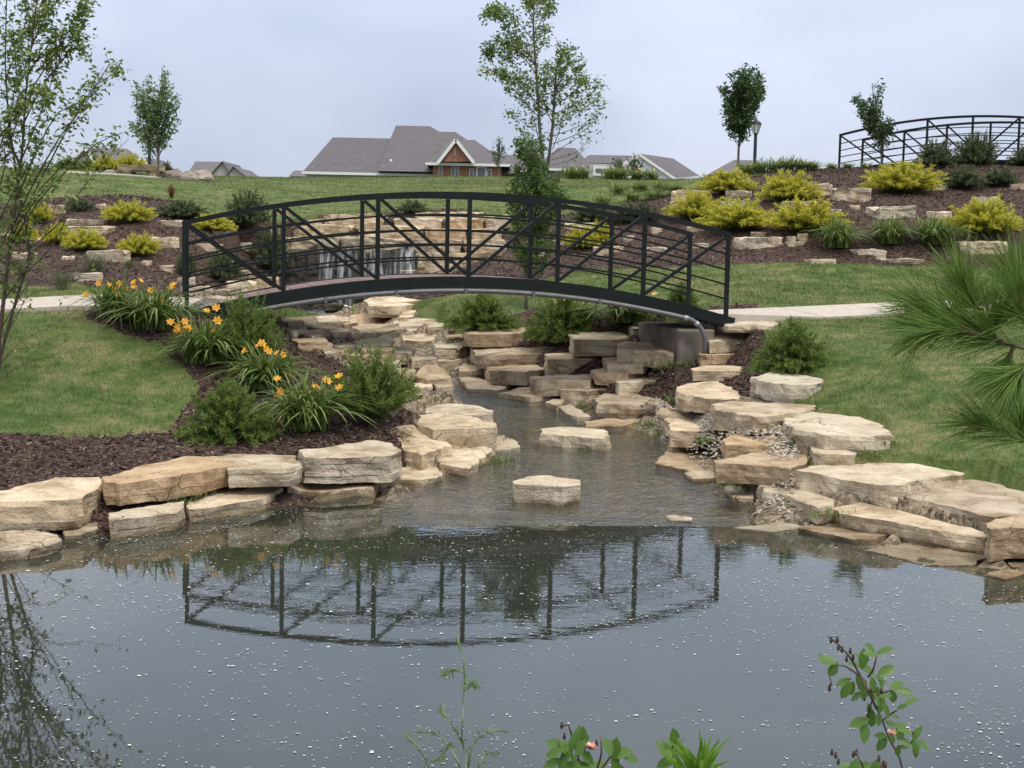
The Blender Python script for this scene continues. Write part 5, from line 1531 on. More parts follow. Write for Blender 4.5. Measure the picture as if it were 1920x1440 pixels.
# ---------------------------------------------------------------- houses beyond the crest
def roof_mat(name, col):
    m, nt, b = mat_new(name)
    f = noise_n(nt, pos(nt, (1, 1, 3)), 1.6, 5, 0.7)
    c = ramp(nt, f, [(0.3, tuple(v * 0.8 for v in col)), (0.7, tuple(v * 1.2 for v in col))])
    nt.links.new(c, b.inputs['Base Color'])
    b.inputs['Roughness'].default_value = 0.9
    return m
M_ROOF = roof_mat('asphalt_shingles', (0.108, 0.10, 0.112))
M_ROOF2 = roof_mat('grey_shingles', (0.12, 0.115, 0.125))
M_BRICK = simple_mat('red_brick', (0.30, 0.13, 0.095), 0.9, var=0.2, scale=3)
M_SIDING = simple_mat('pale_siding', (0.40, 0.38, 0.36), 0.8, var=0.06)
M_SIDING2 = simple_mat('white_siding', (0.66, 0.67, 0.70), 0.8, var=0.04)
M_TRIM = simple_mat('white_trim', (0.72, 0.72, 0.72), 0.6)
M_GLASS = simple_mat('window_glass', (0.10, 0.13, 0.17), 0.12)

def hx(px, Y): return (px - 960) / FPX * Y * 1.0
class House:
    def __init__(s, label, px, Y, group='houses beyond the crest'):
        s.Y = Y
        g = at(px, 335, Y)
        s.gz = ground_z(g.x, Y)
        s.root = tag(empty('house', (g.x, Y, s.gz)), label, 'house', group)
    def p(s, px, py, dy=0.0):
        """the point seen at a pixel, dy metres behind the house front"""
        return at(px, py, s.Y + dy)
    def box(s, name, px0, px1, py_top, d0, d1, mat, py_bot=None):
        a, b = s.p(px0, py_top, d0), s.p(px1, py_top, d0)
        zb = s.gz - 0.6 if py_bot is None else s.p(px0, py_bot, d0).z
        return MB().box(a.x, s.Y + d0, zb, b.x, s.Y + d1, (a.z + b.z) / 2).build(name, mat, s.root)
    def hip(s, px0, px1, py_e, rx0, rx1, py_r, d0, d1, mat, fascia=True, dr=None):
        """hip roof: eaves px0..px1 at py_e on the front d0, ridge rx0..rx1 at height of py_r seen at mid depth"""
        ze = (s.p(px0, py_e, d0).z + s.p(px1, py_e, d0).z) / 2
        dm = (d0 + d1) / 2 if dr is None else dr
        zr = (s.p(rx0, py_r, dm).z + s.p(rx1, py_r, dm).z) / 2
        x0, x1 = s.p(px0, py_e, d0).x, s.p(px1, py_e, d0).x
        r0, r1 = s.p(rx0, py_r, dm).x, s.p(rx1, py_r, dm).x
        y0, y1, ym = s.Y + d0, s.Y + d1, s.Y + dm
        V = [(x0, y0, ze), (x1, y0, ze), (x1, y1, ze), (x0, y1, ze), (r0, ym, zr), (r1, ym, zr)]
        F_ = [(0, 1, 5, 4), (1, 2, 5), (2, 3, 4, 5), (3, 0, 4), (0, 3, 2, 1)]
        rf = MB().add(V, F_).build('roof', mat, s.root)
        if fascia:
            mb = MB()
            t, h = 0.12, 0.26
            mb.box(x0 - t, y0 - t, ze - h, x1 + t, y0, ze - 0.004)
            mb.box(x0 - t, y0, ze - h, x0, y1, ze - 0.004)
            mb.box(x1, y0, ze - h, x1 + t, y1, ze - 0.004)
            p = s.root.location
            link('fascia', new_mesh('fascia', [(v[0] - p.x, v[1] - p.y, v[2] - p.z) for v in mb.v], mb.f, M_TRIM), rf)
        return rf
    def gable(s, px0, px1, py_e, ax, py_a, d0, d1, mat, face_mat, trim=True, eave_l=None):
        """gable end facing us: triangle px0..px1 at py_e up to apex (ax, py_a), running back to d1"""
        a, b, c = s.p(px0, py_e, d0), s.p(px1, eave_l if eave_l else py_e, d0), s.p(ax, py_a, d0)
        D = Vector((0, d1 - d0, 0))
        o = Vector((0, -0.35, 0))
        e1 = (a - c) * 0.06; e2 = (b - c) * 0.06
        up = Vector((0, 0, 0.10))
        rf = MB().add([a + e1 + o, c + o + up, c + D + up, a + e1 + D, b + e2 + o, b + e2 + D],
                      [(0, 1, 2, 3), (1, 4, 5, 2)]).build('roof', mat, s.root)
        MB().add([a, b, c, a + D, b + D, c + D], [(0, 1, 2), (0, 2, 5, 3), (1, 4, 5, 2), (3, 5, 4)]).build('gable_wall', face_mat, s.root)
        if trim:
            for q, e in ((a, e1), (b, e2)):
                MB().bar([q + e + o + Vector((0, -0.03, -0.02)), c + o + Vector((0, -0.03, -0.02))], 0.10, 0.30).build('barge_board', M_TRIM, s.root)
        return rf
    def window(s, px0, px1, py0, py1, d):
        a, b = s.p(px0, py0, d), s.p(px1, py1, d)
        w = MB().box(a.x, a.y - 0.10, b.z, b.x, a.y + 0.03, a.z).build('window', M_TRIM, s.root)
        p = s.root.location
        m = 0.13 * abs(b.x - a.x)
        mb = MB().box(a.x + m - p.x, a.y - 0.125 - p.y, b.z + m - p.z, b.x - m - p.x, a.y - 0.102 - p.y, a.z - m - p.z)
        link('pane', new_mesh('pane', mb.v, mb.f, M_GLASS), w)

h = House('large grey-roofed house with a brick gable behind the lawn crest', 760, 150)
h.box('wall', 575, 808, 327, 0.5, 12, M_SIDING)
h.hip(568, 830, 324, 624, 775, 259, 0, 13, M_ROOF)
h.box('wall', 812, 940, 305, -4.0, 13, M_BRICK)
h.hip(708, 962, 323, 742, 806, 236, -1.0, 19, M_ROOF, fascia=False)
h.hip(800, 955, 306, 845, 890, 262, -4.6, 12, M_ROOF)
h.hip(735, 968, 322, 818, 854, 247, -0.6, 18, M_ROOF, fascia=False)
h.gable(823, 887, 303, 855, 262, -5.2, 4, M_ROOF, M_BRICK)
h.window(851, 854, 277, 293, -5.22)
for (a, b, c, d) in [(823, 829, 307, 332), (846, 852, 306, 332), (854, 860, 306, 332), (880, 888, 316, 332), (893, 912, 312, 334), (914, 922, 317, 332)]:
    h.window(a, b, c, d, -4.02)
for px, py in ((733, 305), (768, 313)):
    q = h.p(px, py, 1.2)
    MB().tube([q - Vector((0, 0, 0.5)), q + Vector((0, -0.3, 0.25))], 0.14, 8).build('roof_vent', M_TRIM, h.root)
h = House('low dark roof end peeking out beside the large brick house', 558, 175)
h.box('wall', 545, 580, 332, 0.5, 8, M_SIDING); h.hip(541, 596, 331, 552, 590, 320, 0, 9, M_ROOF2, False)
h = House('grey gabled house between boulders and lawn crest', 405, 165)
h.box('wall', 360, 462, 331, 1, 9, M_SIDING)
h.hip(350, 440, 330, 366, 414, 303, 1.0, 12, M_ROOF2, False)
h.gable(392, 436, 331, 418, 304, -1, 9, M_ROOF2, M_SIDING, False)
h.gable(422, 466, 334, 438, 314, -3, 8, M_ROOF2, M_SIDING, False)
h = House('pale house behind the yellow shrubs on the hill', 190, 150)
h.box('wall', 140, 238, 306, 1, 10, M_SIDING)
h.hip(168, 240, 300, 176, 237, 278, 1, 11, M_ROOF2, False)
h.gable(128, 182, 308, 160, 276, -1, 8, M_ROOF2, M_SIDING, True)
h.gable(248, 284, 312, 268, 295, -2, 7, M_ROOF2, M_SIDING, True)
h = House('grey hip-roofed house behind the birch stems', 1060, 165)
h.box('wall', 1020, 1180, 318, 1, 12, M_SIDING)
h.hip(1000, 1115, 316, 1046, 1078, 277, 0, 13, M_ROOF)
h.hip(1085, 1195, 306, 1105, 1185, 291, 2, 12, M_ROOF, False)
h.box('porch', 1105, 1160, 307, -1, 3, M_SIDING); h.window(1112, 1150, 311, 330, -1.02)
h = House('white gabled house with a long brown roof slope', 1250, 160)
ap, e1, e2 = h.p(1198, 290), h.p(1150, 318), h.p(1262, 334)
D1 = Vector((13, 16, 0))
MB().add([e1, e2, ap, e1 - Vector((0, 0, 3)), e2 - Vector((0, 0, 3))], [(0, 1, 2), (3, 4, 1, 0)]).build('gable_wall', M_SIDING2, h.root)
r2, q2 = h.p(1262, 297, 13), h.p(1308, 330, 9)
MB().add([ap + Vector((0, -0.3, 0.1)), e2 + Vector((0.3, -0.3, 0)), q2, r2, q2 + Vector((2, 9, 0))], [(0, 1, 2, 3), (3, 2, 4)]).build('roof', M_ROOF, h.root)
MB().bar([ap + Vector((0, -0.4, 0)), e2 + Vector((0, -0.4, 0))], 0.1, 0.25).build('barge_board', M_TRIM, h.root)
MB().bar([ap + Vector((0, -0.4, 0)), e1 + Vector((0, -0.4, 0))], 0.1, 0.25).build('barge_board', M_TRIM, h.root)
MB().add([e2 + Vector((0.2, 0, -0.05)), q2 + Vector((0, 0, -0.05)), q2 + Vector((0, 0, -2)), e2 + Vector((0.2, 0, -2))], [(0, 3, 2, 1)]).build('wall', M_SIDING2, h.root)
h = House('dark roof slope just showing beside the berm crest', 1370, 150)
h.box('wall', 1352, 1400, 330, 1, 9, M_SIDING); h.hip(1340, 1440, 326, 1376, 1410, 300, 0, 10, M_ROOF2, False)
h = House('small grey roof between the brick house and the birch', 965, 170)
h.box('wall', 955, 1010, 318, 1, 9, M_SIDING); h.hip(930, 1025, 318, 945, 1010, 291, 0, 11, M_ROOF, True)

# ---------------------------------------------------------------- lamp posts
M_LAMP = simple_mat('black_lamp_metal', (0.012, 0.014, 0.016), 0.45)
M_LAMPG = simple_mat('frosted_lamp_glass', (0.62, 0.64, 0.68), 0.35)
def lamp_post(px, py_top, Y, label):
    t = at(px, py_top, Y)
    gz = ground_z(t.x, Y)
    root = tag(empty('lamp_post', (t.x, Y, gz)), label, 'lamp post', 'lamp posts')
    Hh = t.z - gz
    s = 1.0
    def P(name, mb, m, par=root): return link(name, new_mesh(name, mb.v, mb.f, m), par)
    hd = Hh - 0.54
    P('pole', MB().lathe(0, 0, [(0.13, -0.1), (0.13, 0.25), (0.09, 0.32), (0.062, 0.5), (0.055, hd - 0.05), (0.085, hd - 0.03), (0.085, hd)], 10), M_LAMP)
    ln = P('lantern_glass', MB().lathe(0, 0, [(0.088, hd + 0.010), (0.175, hd + 0.320)], 6), M_LAMPG)
    mb = MB()
    for k in range(6):
        q = k * math.pi / 3
        mb.bar([(0.09 * math.cos(q), 0.09 * math.sin(q), hd + 0.008), (0.18 * math.cos(q), 0.18 * math.sin(q), hd + 0.320)], 0.018, 0.018, Vector((-math.sin(q), math.cos(q), 0)))
    P('lantern_frame', mb, M_LAMP)
    P('lantern_cap', MB().lathe(0, 0, [(0.205, hd + 0.322), (0.205, hd + 0.344), (0.12, hd + 0.424), (0.05, hd + 0.456), (0.03, hd + 0.480), (0.04, hd + 0.504), (0.008, hd + 0.544)], 10), M_LAMP)
    return root
lamp_post(1418, 221, 53.0, 'black lamp post with a six-sided lantern beside the egg-shaped tree')
lamp_post(280, 195, 56.0, 'black lamp post half hidden in the maple crown')

# ---------------------------------------------------------------- stone bench, boulders and shrubs on the hill
Yk = 48.5
c0 = at(258, 338, Yk); gz = ground_z(c0.x, Yk)
root = tag(empty('stone_bench', (c0.x, Yk, gz)), 'rough tan stone bench of one slab on two blocks', 'bench')
def bench_part(name, px0, px1, py0, py1, d, mat, seed):
    a, b = at(px0, py0, Yk), at(px1, py1, Yk)
    t = at((px0 + px1) / 2, py0, Yk).z
    th = t - (at((px0 + px1) / 2, py1, Yk).z)
    P = [Vector((a.x, Yk + 0.05, t)), Vector(((a.x + b.x) / 2, Yk - 0.03, t)), Vector((b.x, Yk + 0.04, t)), Vector((b.x + 0.03, Yk + d, t)), Vector((a.x - 0.02, Yk + d, t))]
    base, me = block_mesh(P, th, seed, 1.0, mat, 30)
    link(name, me, root, base - root.location)
bench_part('seat', 218, 302, 309, 321, 0.5, M_STONE_RUST, 901)
bench_part('leg', 228, 246, 321, 341, 0.42, M_STONE_RUST, 902)
bench_part('leg', 278, 296, 321, 341, 0.42, M_STONE_RUST, 903)
def boulder(px0, px1, py0, py1, Y, label, seed):
    a, b = at(px0, py1, Y), at(px1, py1, Y)
    w = b.x - a.x; hh = at(px0, py0, Y).z - a.z
    r = random.Random(seed); so = Vector((r.uniform(0, 50), r.uniform(0, 50), 0))
    V, F_ = [], []
    nu, nv = 20, 10
    for j in range(nv + 1):
        ph = math.pi / 2 * (1 - j / nv * 1.25)
        for i in range(nu):
            th = 2 * math.pi * i / nu
            d = Vector((math.cos(th) * math.cos(ph), math.sin(th) * math.cos(ph), math.sin(ph)))
            k = 1 + 0.22 * noise.noise(d * 1.6 + so) + 0.08 * noise.noise(d * 5 + so)
            V.append((d.x * w / 2 * k, d.y * w * 0.4 * k, d.z * hh * k))
    for j in range(nv):
        for i in range(nu):
            F_.append((j * nu + i, (j + 1) * nu + i, (j + 1) * nu + (i + 1) % nu, j * nu + (i + 1) % nu))
    c = (a + b) / 2
    o = link('boulder', new_mesh('boulder', V, F_, M_BOULDER), None, (c.x, Y, c.z))
    return tag(o, label, 'boulder', 'boulders on the hill')
boulder(188, 224, 317, 342, 48.3, 'pale rounded boulder beside the stone bench', 1)
boulder(303, 352, 318, 338, 49.0, 'mossy boulder beside the maple trunk', 2)
boulder(338, 372, 322, 338, 48.4, 'pinkish pointed boulder between two mossy ones', 3)
boulder(350, 402, 318, 336, 49.5, 'mossy boulder in front of the grey gabled house', 4)
boulder(155, 190, 322, 338, 48.8, 'low brownish boulder under the yellow shrubs', 5)
for i, (bx_, lb) in enumerate([((165,290,222,316), 'golden shrub behind the pale boulder'), ((210,286,268,312), 'golden shrub behind the stone bench'), ((95,296,150,330), 'green shrub behind the thin tree on the hill'), ((140,298,180,330), 'green shrub beside the golden ones on the hill')]):
    juniper('gold' if i < 2 else 'green', bx_, lb, 'shrubs behind the stone bench', 60 + i, Y=50.5)
juniper('blue', (300,304,322,320), 'small dark shrub behind the mossy boulder', 'shrubs behind the stone bench', 66, Y=51)
make_path('path', [(at(120,339,46.5).x, 46.5), (at(210,338,46.8).x, 46.8), (at(300,337,47).x, 47)], 0.7, 'thin pale path edge in front of the stone bench')

# ---------------------------------------------------------------- waterfall
def fall_mat(name='falling_water', lo=0.48, hi=0.70):
    m, nt, b = mat_new(name)
    out = nt.nodes['Material Output']
    f = noise_n(nt, pos(nt, (11, 3, 0.8)), 1.0, 5, 0.65, 0.8)
    a = ramp(nt, f, [(lo, (0.03, 0.03, 0.03)), (hi, (0.85, 0.85, 0.85))])
    b.inputs['Base Color'].default_value = (0.55, 0.59, 0.62, 1)
    b.inputs['Roughness'].default_value = 0.35
    tr = nt.nodes.new('ShaderNodeBsdfTransparent')
    mx = nt.nodes.new('ShaderNodeMixShader')
    ed = nt.nodes.new('ShaderNodeAttribute'); ed.attribute_name = 'tip'
    nt.links.new(math_n(nt, 'MULTIPLY', a, ed.outputs['Fac']), mx.inputs[0]); nt.links.new(tr.outputs[0], mx.inputs[1]); nt.links.new(b.outputs[0], mx.inputs[2])
    nt.links.new(mx.outputs[0], out.inputs['Surface'])
    return m
M_FALL = fall_mat()
M_FALL_WHITE = fall_mat('white_falling_water', 0.42, 0.66)
def fall(px0, px1, py0, py1, Y, label, lean=0.25, group='falling water', mat=None):
    V, F_ = [], []
    nu, nv = 14, 12
    rs = random.Random(px0)
    for j in range(nv + 1):
        t = j / nv
        for i in range(nu + 1):
            p = at(px0 + (px1 - px0) * i / nu, py0 + (py1 - py0) * t, Y)
            y = Y + 0.12 - lean * math.sqrt(t) + 0.05 * noise.noise(Vector((p.x * 6, t * 0.7, px0)))
            q = at(px0 + (px1 - px0) * i / nu, py0 + (py1 - py0) * t, y)
            V.append(q)
    for j in range(nv):
        for i in range(nu):
            k = j * (nu + 1) + i
            F_.append((k, k + nu + 1, k + nu + 2, k + 1))
    c = V[len(V) // 2]
    # the lip: water bending over the edge, so that the sheet has a top
    o = link('waterfall', new_mesh('waterfall', [v - c for v in V], F_, mat or M_FALL, True, {'tip': [math.sin(math.pi * (0.04 + 0.92 * i / nu)) ** 0.6 * min(1.0, 0.35 + 2.2 * j / nv) for j in range(nv + 1) for i in range(nu + 1)]}), None, c)
    return tag(o, label, 'waterfall', group)
fall(632, 662, 466, 580, 33.5, 'broad white sheet of falling water behind the bridge rails', mat=M_FALL_WHITE)
fall(664, 756, 468, 560, 33.5, 'thin curtain of water trickling over dark blocks')
fall(750, 780, 464, 516, 33.2, 'narrow white spout at the edge of the waterfall', 0.4, mat=M_FALL_WHITE)
fall(594, 628, 468, 530, 33.55, 'thin trickle over the dark blocks beside the broad sheet')
fall(518, 590, 582, 594, 31.25, 'small low cascade below the splash pool', 0.12)
fall(777, 812, 718, 730, 23.9, 'tiny cascade between the small stones under the bridge', 0.1)

M_FOAM = simple_mat('white_foam', (0.75, 0.78, 0.80), 0.6)
rs = random.Random(61)
mb = MB()
for (cx, cy, wx, n_, Y_) in [(650, 576, 18, 26, 32.7), (765, 518, 10, 8, 33.0), (545, 596, 26, 18, 31.0), (795, 731, 14, 14, 23.6)]:
    for k in range(n_):
        p = at(cx + rs.uniform(-wx, wx), cy + rs.uniform(-3, 2), Y_ + rs.uniform(-0.2, 0.2))
        r_ = rs.uniform(0.015, 0.05)
        mb.lathe(p.x, p.y, [(r_ * 0.6, p.z - 0.02), (r_, p.z), (r_ * 0.7, p.z + r_ * 0.5), (r_ * 0.2, p.z + r_ * 0.7)], 6, rs.random())
tag(link('splash_foam', new_mesh('splash_foam', mb.v, mb.f, M_FOAM, True)), 'white splash foam where the water falls', 'foam', kind='stuff')
# ---------------------------------------------------------------- pine reaching in from the right bank
NEEDLE = leaf_mat('pine_needles', [(0, (0.07, 0.13, 0.022)), (0.5, (0.12, 0.21, 0.036)), (1, (0.21, 0.30, 0.07))], 0.4, 0.3)
M_PINEBARK = simple_mat('pine_bark', (0.10, 0.065, 0.045), 0.9, var=0.4, scale=40)
M_BUD = simple_mat('pine_buds', (0.22, 0.10, 0.04), 0.7, var=0.2, scale=60)
Yp = 4.6
tx = at(2150, 700, Yp + 0.4)
pine_base = Vector((tx.x, tx.y, ground_z(tx.x, tx.y)))
pine = tag(empty('pine_tree', pine_base), 'pine with long soft needles reaching in over the lawn', 'tree')
MB().tube([pine_base - Vector((0, 0, 0.1)), pine_base + Vector((0.02, 0, 1.0)), pine_base + Vector((0, 0.03, 2.0)), pine_base + Vector((0.02, 0, 3.4))], [0.07, 0.06, 0.045, 0.015], 9).build('trunk', M_PINEBARK, pine, True)
shoots = [  # shoot as pixels from its root to its tip, depth offset
 ([(2140,700),(2030,690),(1925,655),(1880,642),(1866,636),(1800,606)],0.0), ([(1890,645),(1840,625),(1770,590),(1725,572)],0.1), ([(2140,690),(2020,640),(1925,600),(1912,588),(1915,540)],-0.1),
 ([(1880,642),(1862,630),(1868,600)],-0.05), ([(1850,632),(1800,612),(1730,600),(1722,600)],0.2), ([(1900,650),(1893,668),(1885,690)],0.05), ([(1925,660),(1930,676),(1905,700)],-0.15),
 ([(1800,606),(1790,590),(1808,568)],0.25), ([(2140,880),(2020,850),(1930,828),(1905,822),(1860,800),(1835,792)],0.0), ([(1930,828),(1915,812),(1918,790)],0.1), 
 ([(1870,640),(1848,600),(1815,555),(1800,525)],0.05), ([(1925,600),(1918,560),(1900,512)],0.1), ([(1850,632),(1790,618),(1745,622),(1725,628)],-0.05), ([(1960,640),(1940,600),(1945,560)],0.15), ([(2140,560),(2060,520),(1990,480)],0.1), ([(2140,450),(2080,400),(2040,340)],0.0), ([(2150,380),(2200,320),(2240,290)],0.1)]
ndl, mbw = [], MB()
r = np.random.default_rng(77)
for pts, dz in shoots:
    P = [at(a, b, Yp + dz) for a, b in pts]
    C = bend(P, 10)
    n = len(C)
    mbw.tube(C, [max(0.004, 0.009 * (1 - i / n)) for i in range(n)], 6)
    L = sum((C[i + 1] - C[i]).length for i in range(n - 1))
    # needles clothe the outer 0.28 m of the shoot and burst from its tip
    acc, m = 0.0, 0
    cum = [0.0]
    for i in range(n - 1): cum.append(cum[-1] + (C[i + 1] - C[i]).length)
    for k in range(270):
        u = r.random() ** 0.55
        sdist = max(0.0, L - 0.20) + u * min(0.20, L)
        i = min(max(int(np.searchsorted(cum, sdist)) - 1, 0), n - 2)
        f = (sdist - cum[i]) / max(1e-6, cum[i + 1] - cum[i])
        p = C[i].lerp(C[i + 1], min(f, 1))
        ax = (C[min(i + 1, n - 1)] - C[i]).normalized()
        q = Vector(r.normal(0, 1, 3)); q = (q - ax * q.dot(ax)).normalized()
        sp = r.uniform(0.25, 1.0)
        d = (ax * (1.0 - 0.35 * sp) + q * sp * 0.8).normalized()
        ln = r.uniform(0.13, 0.20)
        sag = Vector((0, 0, -0.012 * r.random()))
        e1 = p + d * ln * 0.5; e2 = p + d * ln + sag
        s = d.cross(Vector(r.normal(0, 1, 3))).normalized() * 0.0011
        ndl += [p - s, p + s, e1 + s, e1 - s, e1 - s, e1 + s, e2 + s * 0.3, e2 - s * 0.3]
mbw.build('branches', M_PINEBARK, pine, True)
link('needles', np_mesh('needles', np.array([tuple(v - pine_base) for v in ndl]), 4, NEEDLE), pine)
for (a, b, dz) in [(1915,545,-0.1),(1868,605,-0.05),(1728,572,0.1),(1835,792,0.0),(1918,792,0.1)]:
    c = at(a, b, Yp + dz)
    MB().lathe(c.x, c.y, [(0.004, c.z - 0.03), (0.008, c.z - 0.015), (0.006, c.z), (0.001, c.z + 0.012)], 6).build('bud', M_BUD, pine)

# ---------------------------------------------------------------- plants on the near bank
ROSE = leaf_mat('rose_leaves', [(0, (0.05, 0.11, 0.025)), (0.6, (0.10, 0.19, 0.04)), (0.9, (0.18, 0.25, 0.06)), (1, (0.33, 0.30, 0.10))], 0.4, 0.3)
M_ROSESTEM = simple_mat('rose_stem', (0.10, 0.06, 0.045), 0.7, var=0.3, scale=60)
M_HIP = simple_mat('withered_heads', (0.05, 0.028, 0.025), 0.8)
M_PINK = simple_mat('faded_petals', (0.62, 0.36, 0.28), 0.7, var=0.2, scale=80)
def leaflet(c, d, nrm, ln, w):
    """oval leaflet, folded at the midrib: 6 quads round"""
    s = d.cross(nrm).normalized()
    prof = [(0, 0.06), (0.2, 0.62), (0.5, 1.0), (0.8, 0.72), (1.0, 0.05)]
    V, F_ = [], []
    for t, k in prof:
        m = c + d * ln * t - nrm * (0.10 * ln * t * t)
        V += [m - s * w * k / 2 + nrm * w * 0.13 * k, m, m + s * w * k / 2 + nrm * w * 0.13 * k]
    for i in range(len(prof) - 1):
        a = i * 3
        F_ += [(a, a + 1, a + 4, a + 3), (a + 1, a + 2, a + 5, a + 4)]
    return V, F_
def rose(stem_px, leaves_px, Y, label, seed, heads=(), bloom=(), lsize=0.050):
    """stem_px: stems as pixel polylines (base last); leaves_px: (x, y, angle in the picture) of leaflets"""
    rs = random.Random(seed)
    low = at(*stem_px[0][-1], Y)
    root = tag(empty('rose_bush', (low.x, low.y, ground_z(low.x, low.y))), label, 'rose', 'roses on the near bank')
    ms = MB()
    for sp in stem_px:
        P = bend([at(a, b, Y + rs.uniform(-0.02, 0.02)) for a, b in sp], 8)
        if sp is stem_px[0]: P.append(Vector((P[-1].x, P[-1].y, root.location.z - 0.05)))
        ms.tube(P, [0.0016 + 0.0016 * i / len(P) for i in range(len(P))], 6)
    ms.build('stems', M_ROSESTEM, root, True)
    ref = [at(a, b, Y) for sp in stem_px for a, b in sp]
    for (x, y, ang, k) in leaves_px:
        c = at(x, y, Y + rs.uniform(-0.05, 0.05))
        a = math.radians(ang)
        d = (_R * math.cos(a) + _U * math.sin(a) + _F * rs.uniform(-0.4, 0.4)).normalized()
        nr = (-_F * 0.55 + Vector((0, 0, 0.75)) + Vector((rs.gauss(0, 0.35), rs.gauss(0, 0.2), 0))); nr = (nr - d * nr.dot(d)).normalized()
        V, F_ = leaflet(c - d * lsize * k * 0.5, d, nr, lsize * k, lsize * k * rs.uniform(0.50, 0.62))
        part('leaf', V, F_, ROSE, root, True)
    for (x, y) in heads:
        c = at(x, y, Y)
        MB().lathe(c.x, c.y, [(0.001, c.z - 0.006), (0.0035, c.z - 0.003), (0.0042, c.z + 0.001), (0.002, c.z + 0.005), (0.003, c.z + 0.009)], 7).build('seed_head', M_HIP, root, True)
    for (x, y) in bloom:
        c = at(x, y, Y - 0.02)
        mb = MB()
        for k in range(7):
            a = k * 0.9; d = Vector((math.cos(a), math.sin(a) * 0.6 - 0.3, 0.5 + 0.3 * math.sin(k * 2.0))).normalized()
            V, F_ = leaflet(c, d, Vector((0, -0.4, 0.9)).cross(d).cross(d).normalized(), 0.013, 0.011)
            mb.add(V, F_)
        mb.build('withered_bloom', M_PINK, root, True)
    return root
X0, Y0 = 1500, 1160; S = 1 / 5.143
def zc(l): return [(X0 + a * S, Y0 + b * S) for a, b in l]
stems = [zc([(740,870),(800,1000),(870,1180),(940,1300),(985,1440)]) + [(1705,1520),(1710,1640)], zc([(270,170),(360,240),(480,370),(560,510),(640,660),(740,870)]), zc([(350,450),(430,455),(500,500),(570,540)]), zc([(740,350),(710,480),(660,560)]),
         zc([(280,540),(300,620),(280,660)]), zc([(940,880),(860,930),(800,980)]), zc([(1090,1090),(1080,1190),(950,1230)]), zc([(700,780),(660,900),(640,960)]), zc([(890,690),(780,720),(690,740)])]
lv = [(680,290,130,1.0),(815,310,25,1.1),(680,340,165,.9),(610,390,85,1.3),(560,360,150,.9),(525,445,155,1.0),(660,500,150,1.2),(830,505,25,1.3),(270,405,165,1.2),(205,380,105,.8),(320,490,240,1.0),(420,610,200,1.1),(445,690,240,1.2),(500,670,255,.9),
      (590,630,300,1.3),(700,630,280,.9),(780,590,330,.9),(780,640,300,.9),(550,750,215,1.0),(630,730,230,.8),(930,640,20,1.1),(1000,705,350,1.1),(895,750,280,.9),(830,745,10,.8),(780,820,265,1.2),(740,780,300,.9),(730,720,250,.9),(1070,800,30,1.1),(985,850,200,.7),(830,890,300,1.2),
      (910,945,350,.8),(690,960,265,1.1),(670,880,280,.8),(570,1000,200,1.3),(620,1090,270,1.4),(760,970,260,.8),(880,1020,150,.9),(970,1030,10,.9),(1010,1085,350,1.0),(780,1130,175,.8),(790,1210,230,1.0),(960,1120,300,1.1),(1010,1190,330,.9),(1000,1240,10,.8),(1130,1110,60,1.2),(1110,1250,280,1.2),(1190,1225,335,1.3),(945,1275,260,.7),(880,1150,290,.7)]
rose(stems, [(X0 + a * S, Y0 + b * S, c, d) for a, b, c, d in lv], 3.3, 'tall rose stem with oval leaves and withered heads over the water', 5,
     heads=[(X0 + a * S, Y0 + b * S) for a, b in [(300,215),(360,210),(370,285),(405,305),(485,320),(450,395),(510,385),(285,680),(680,700),(785,700),(620,770)]], bloom=[(X0 + 885 * S, Y0 + 1110 * S)], lsize=0.038)
rs = random.Random(17)
lv2 = [(1045,1398,160,1.3),(1040,1412,200,1.1),(1062,1405,120,1.2),(1075,1392,80,1.2),(1090,1385,100,1.4),(1088,1402,60,1.0),(1058,1425,230,1.2),(1040,1430,190,1.2),(1075,1425,300,1.2),(1100,1420,320,1.2),(1152,1405,80,1.3),(1165,1412,20,1.2),(1180,1420,340,1.1),(1155,1430,260,1.2),(1140,1400,110,1.0),(1065,1440,200,1.4),(1095,1440,330,1.3),(1120,1436,20,1.1),(1092,1378,90,.9),(1030,1446,170,1.3),(1160,1445,300,1.2)]
rose([[(1092,1372),(1090,1400),(1082,1430),(1085,1500),(1090,1620)], [(1055,1362),(1066,1360),(1075,1390),(1090,1440)], [(1125,1378),(1128,1410),(1120,1440),(1100,1500)], [(1160,1400),(1140,1425),(1110,1470)], [(1045,1400),(1065,1430),(1085,1480)]],
     lv2, 3.2, 'low rose bush with a faded orange bloom at the water edge', 6, heads=[(1053,1362),(1058,1382),(1118,1395)], bloom=[(1108,1400),(1110,1404)], lsize=0.042)
rose([[(1605,1410),(1612,1425),(1622,1450),(1630,1520),(1640,1640)], [(1650,1425),(1652,1440),(1645,1490)], [(1660,1432),(1650,1460)]],
     [(1600,1436,60,1.1),(1590,1440,150,1.0),(1615,1438,30,1.1),(1640,1442,80,1.0)], 3.2, 'rose tips with dark buds just showing at the water edge', 7, heads=[(1560,1412),(1567,1418),(1606,1412),(1600,1416),(1648,1424),(1656,1434),(1660,1437),(1572,1430)], lsize=0.042)
rose([[(1260,1390),(1262,1410),(1265,1440),(1270,1520),(1275,1640)]], [(1246,1408,120,1.4),(1255,1412,100,1.2),(1264,1382,95,1.0),(1272,1392,40,1.0),(1268,1402,330,1.0),(1250,1430,200,1.2)], 3.2, 'single pale rose shoot beside the bright grassy tuft', 8, lsize=0.042)

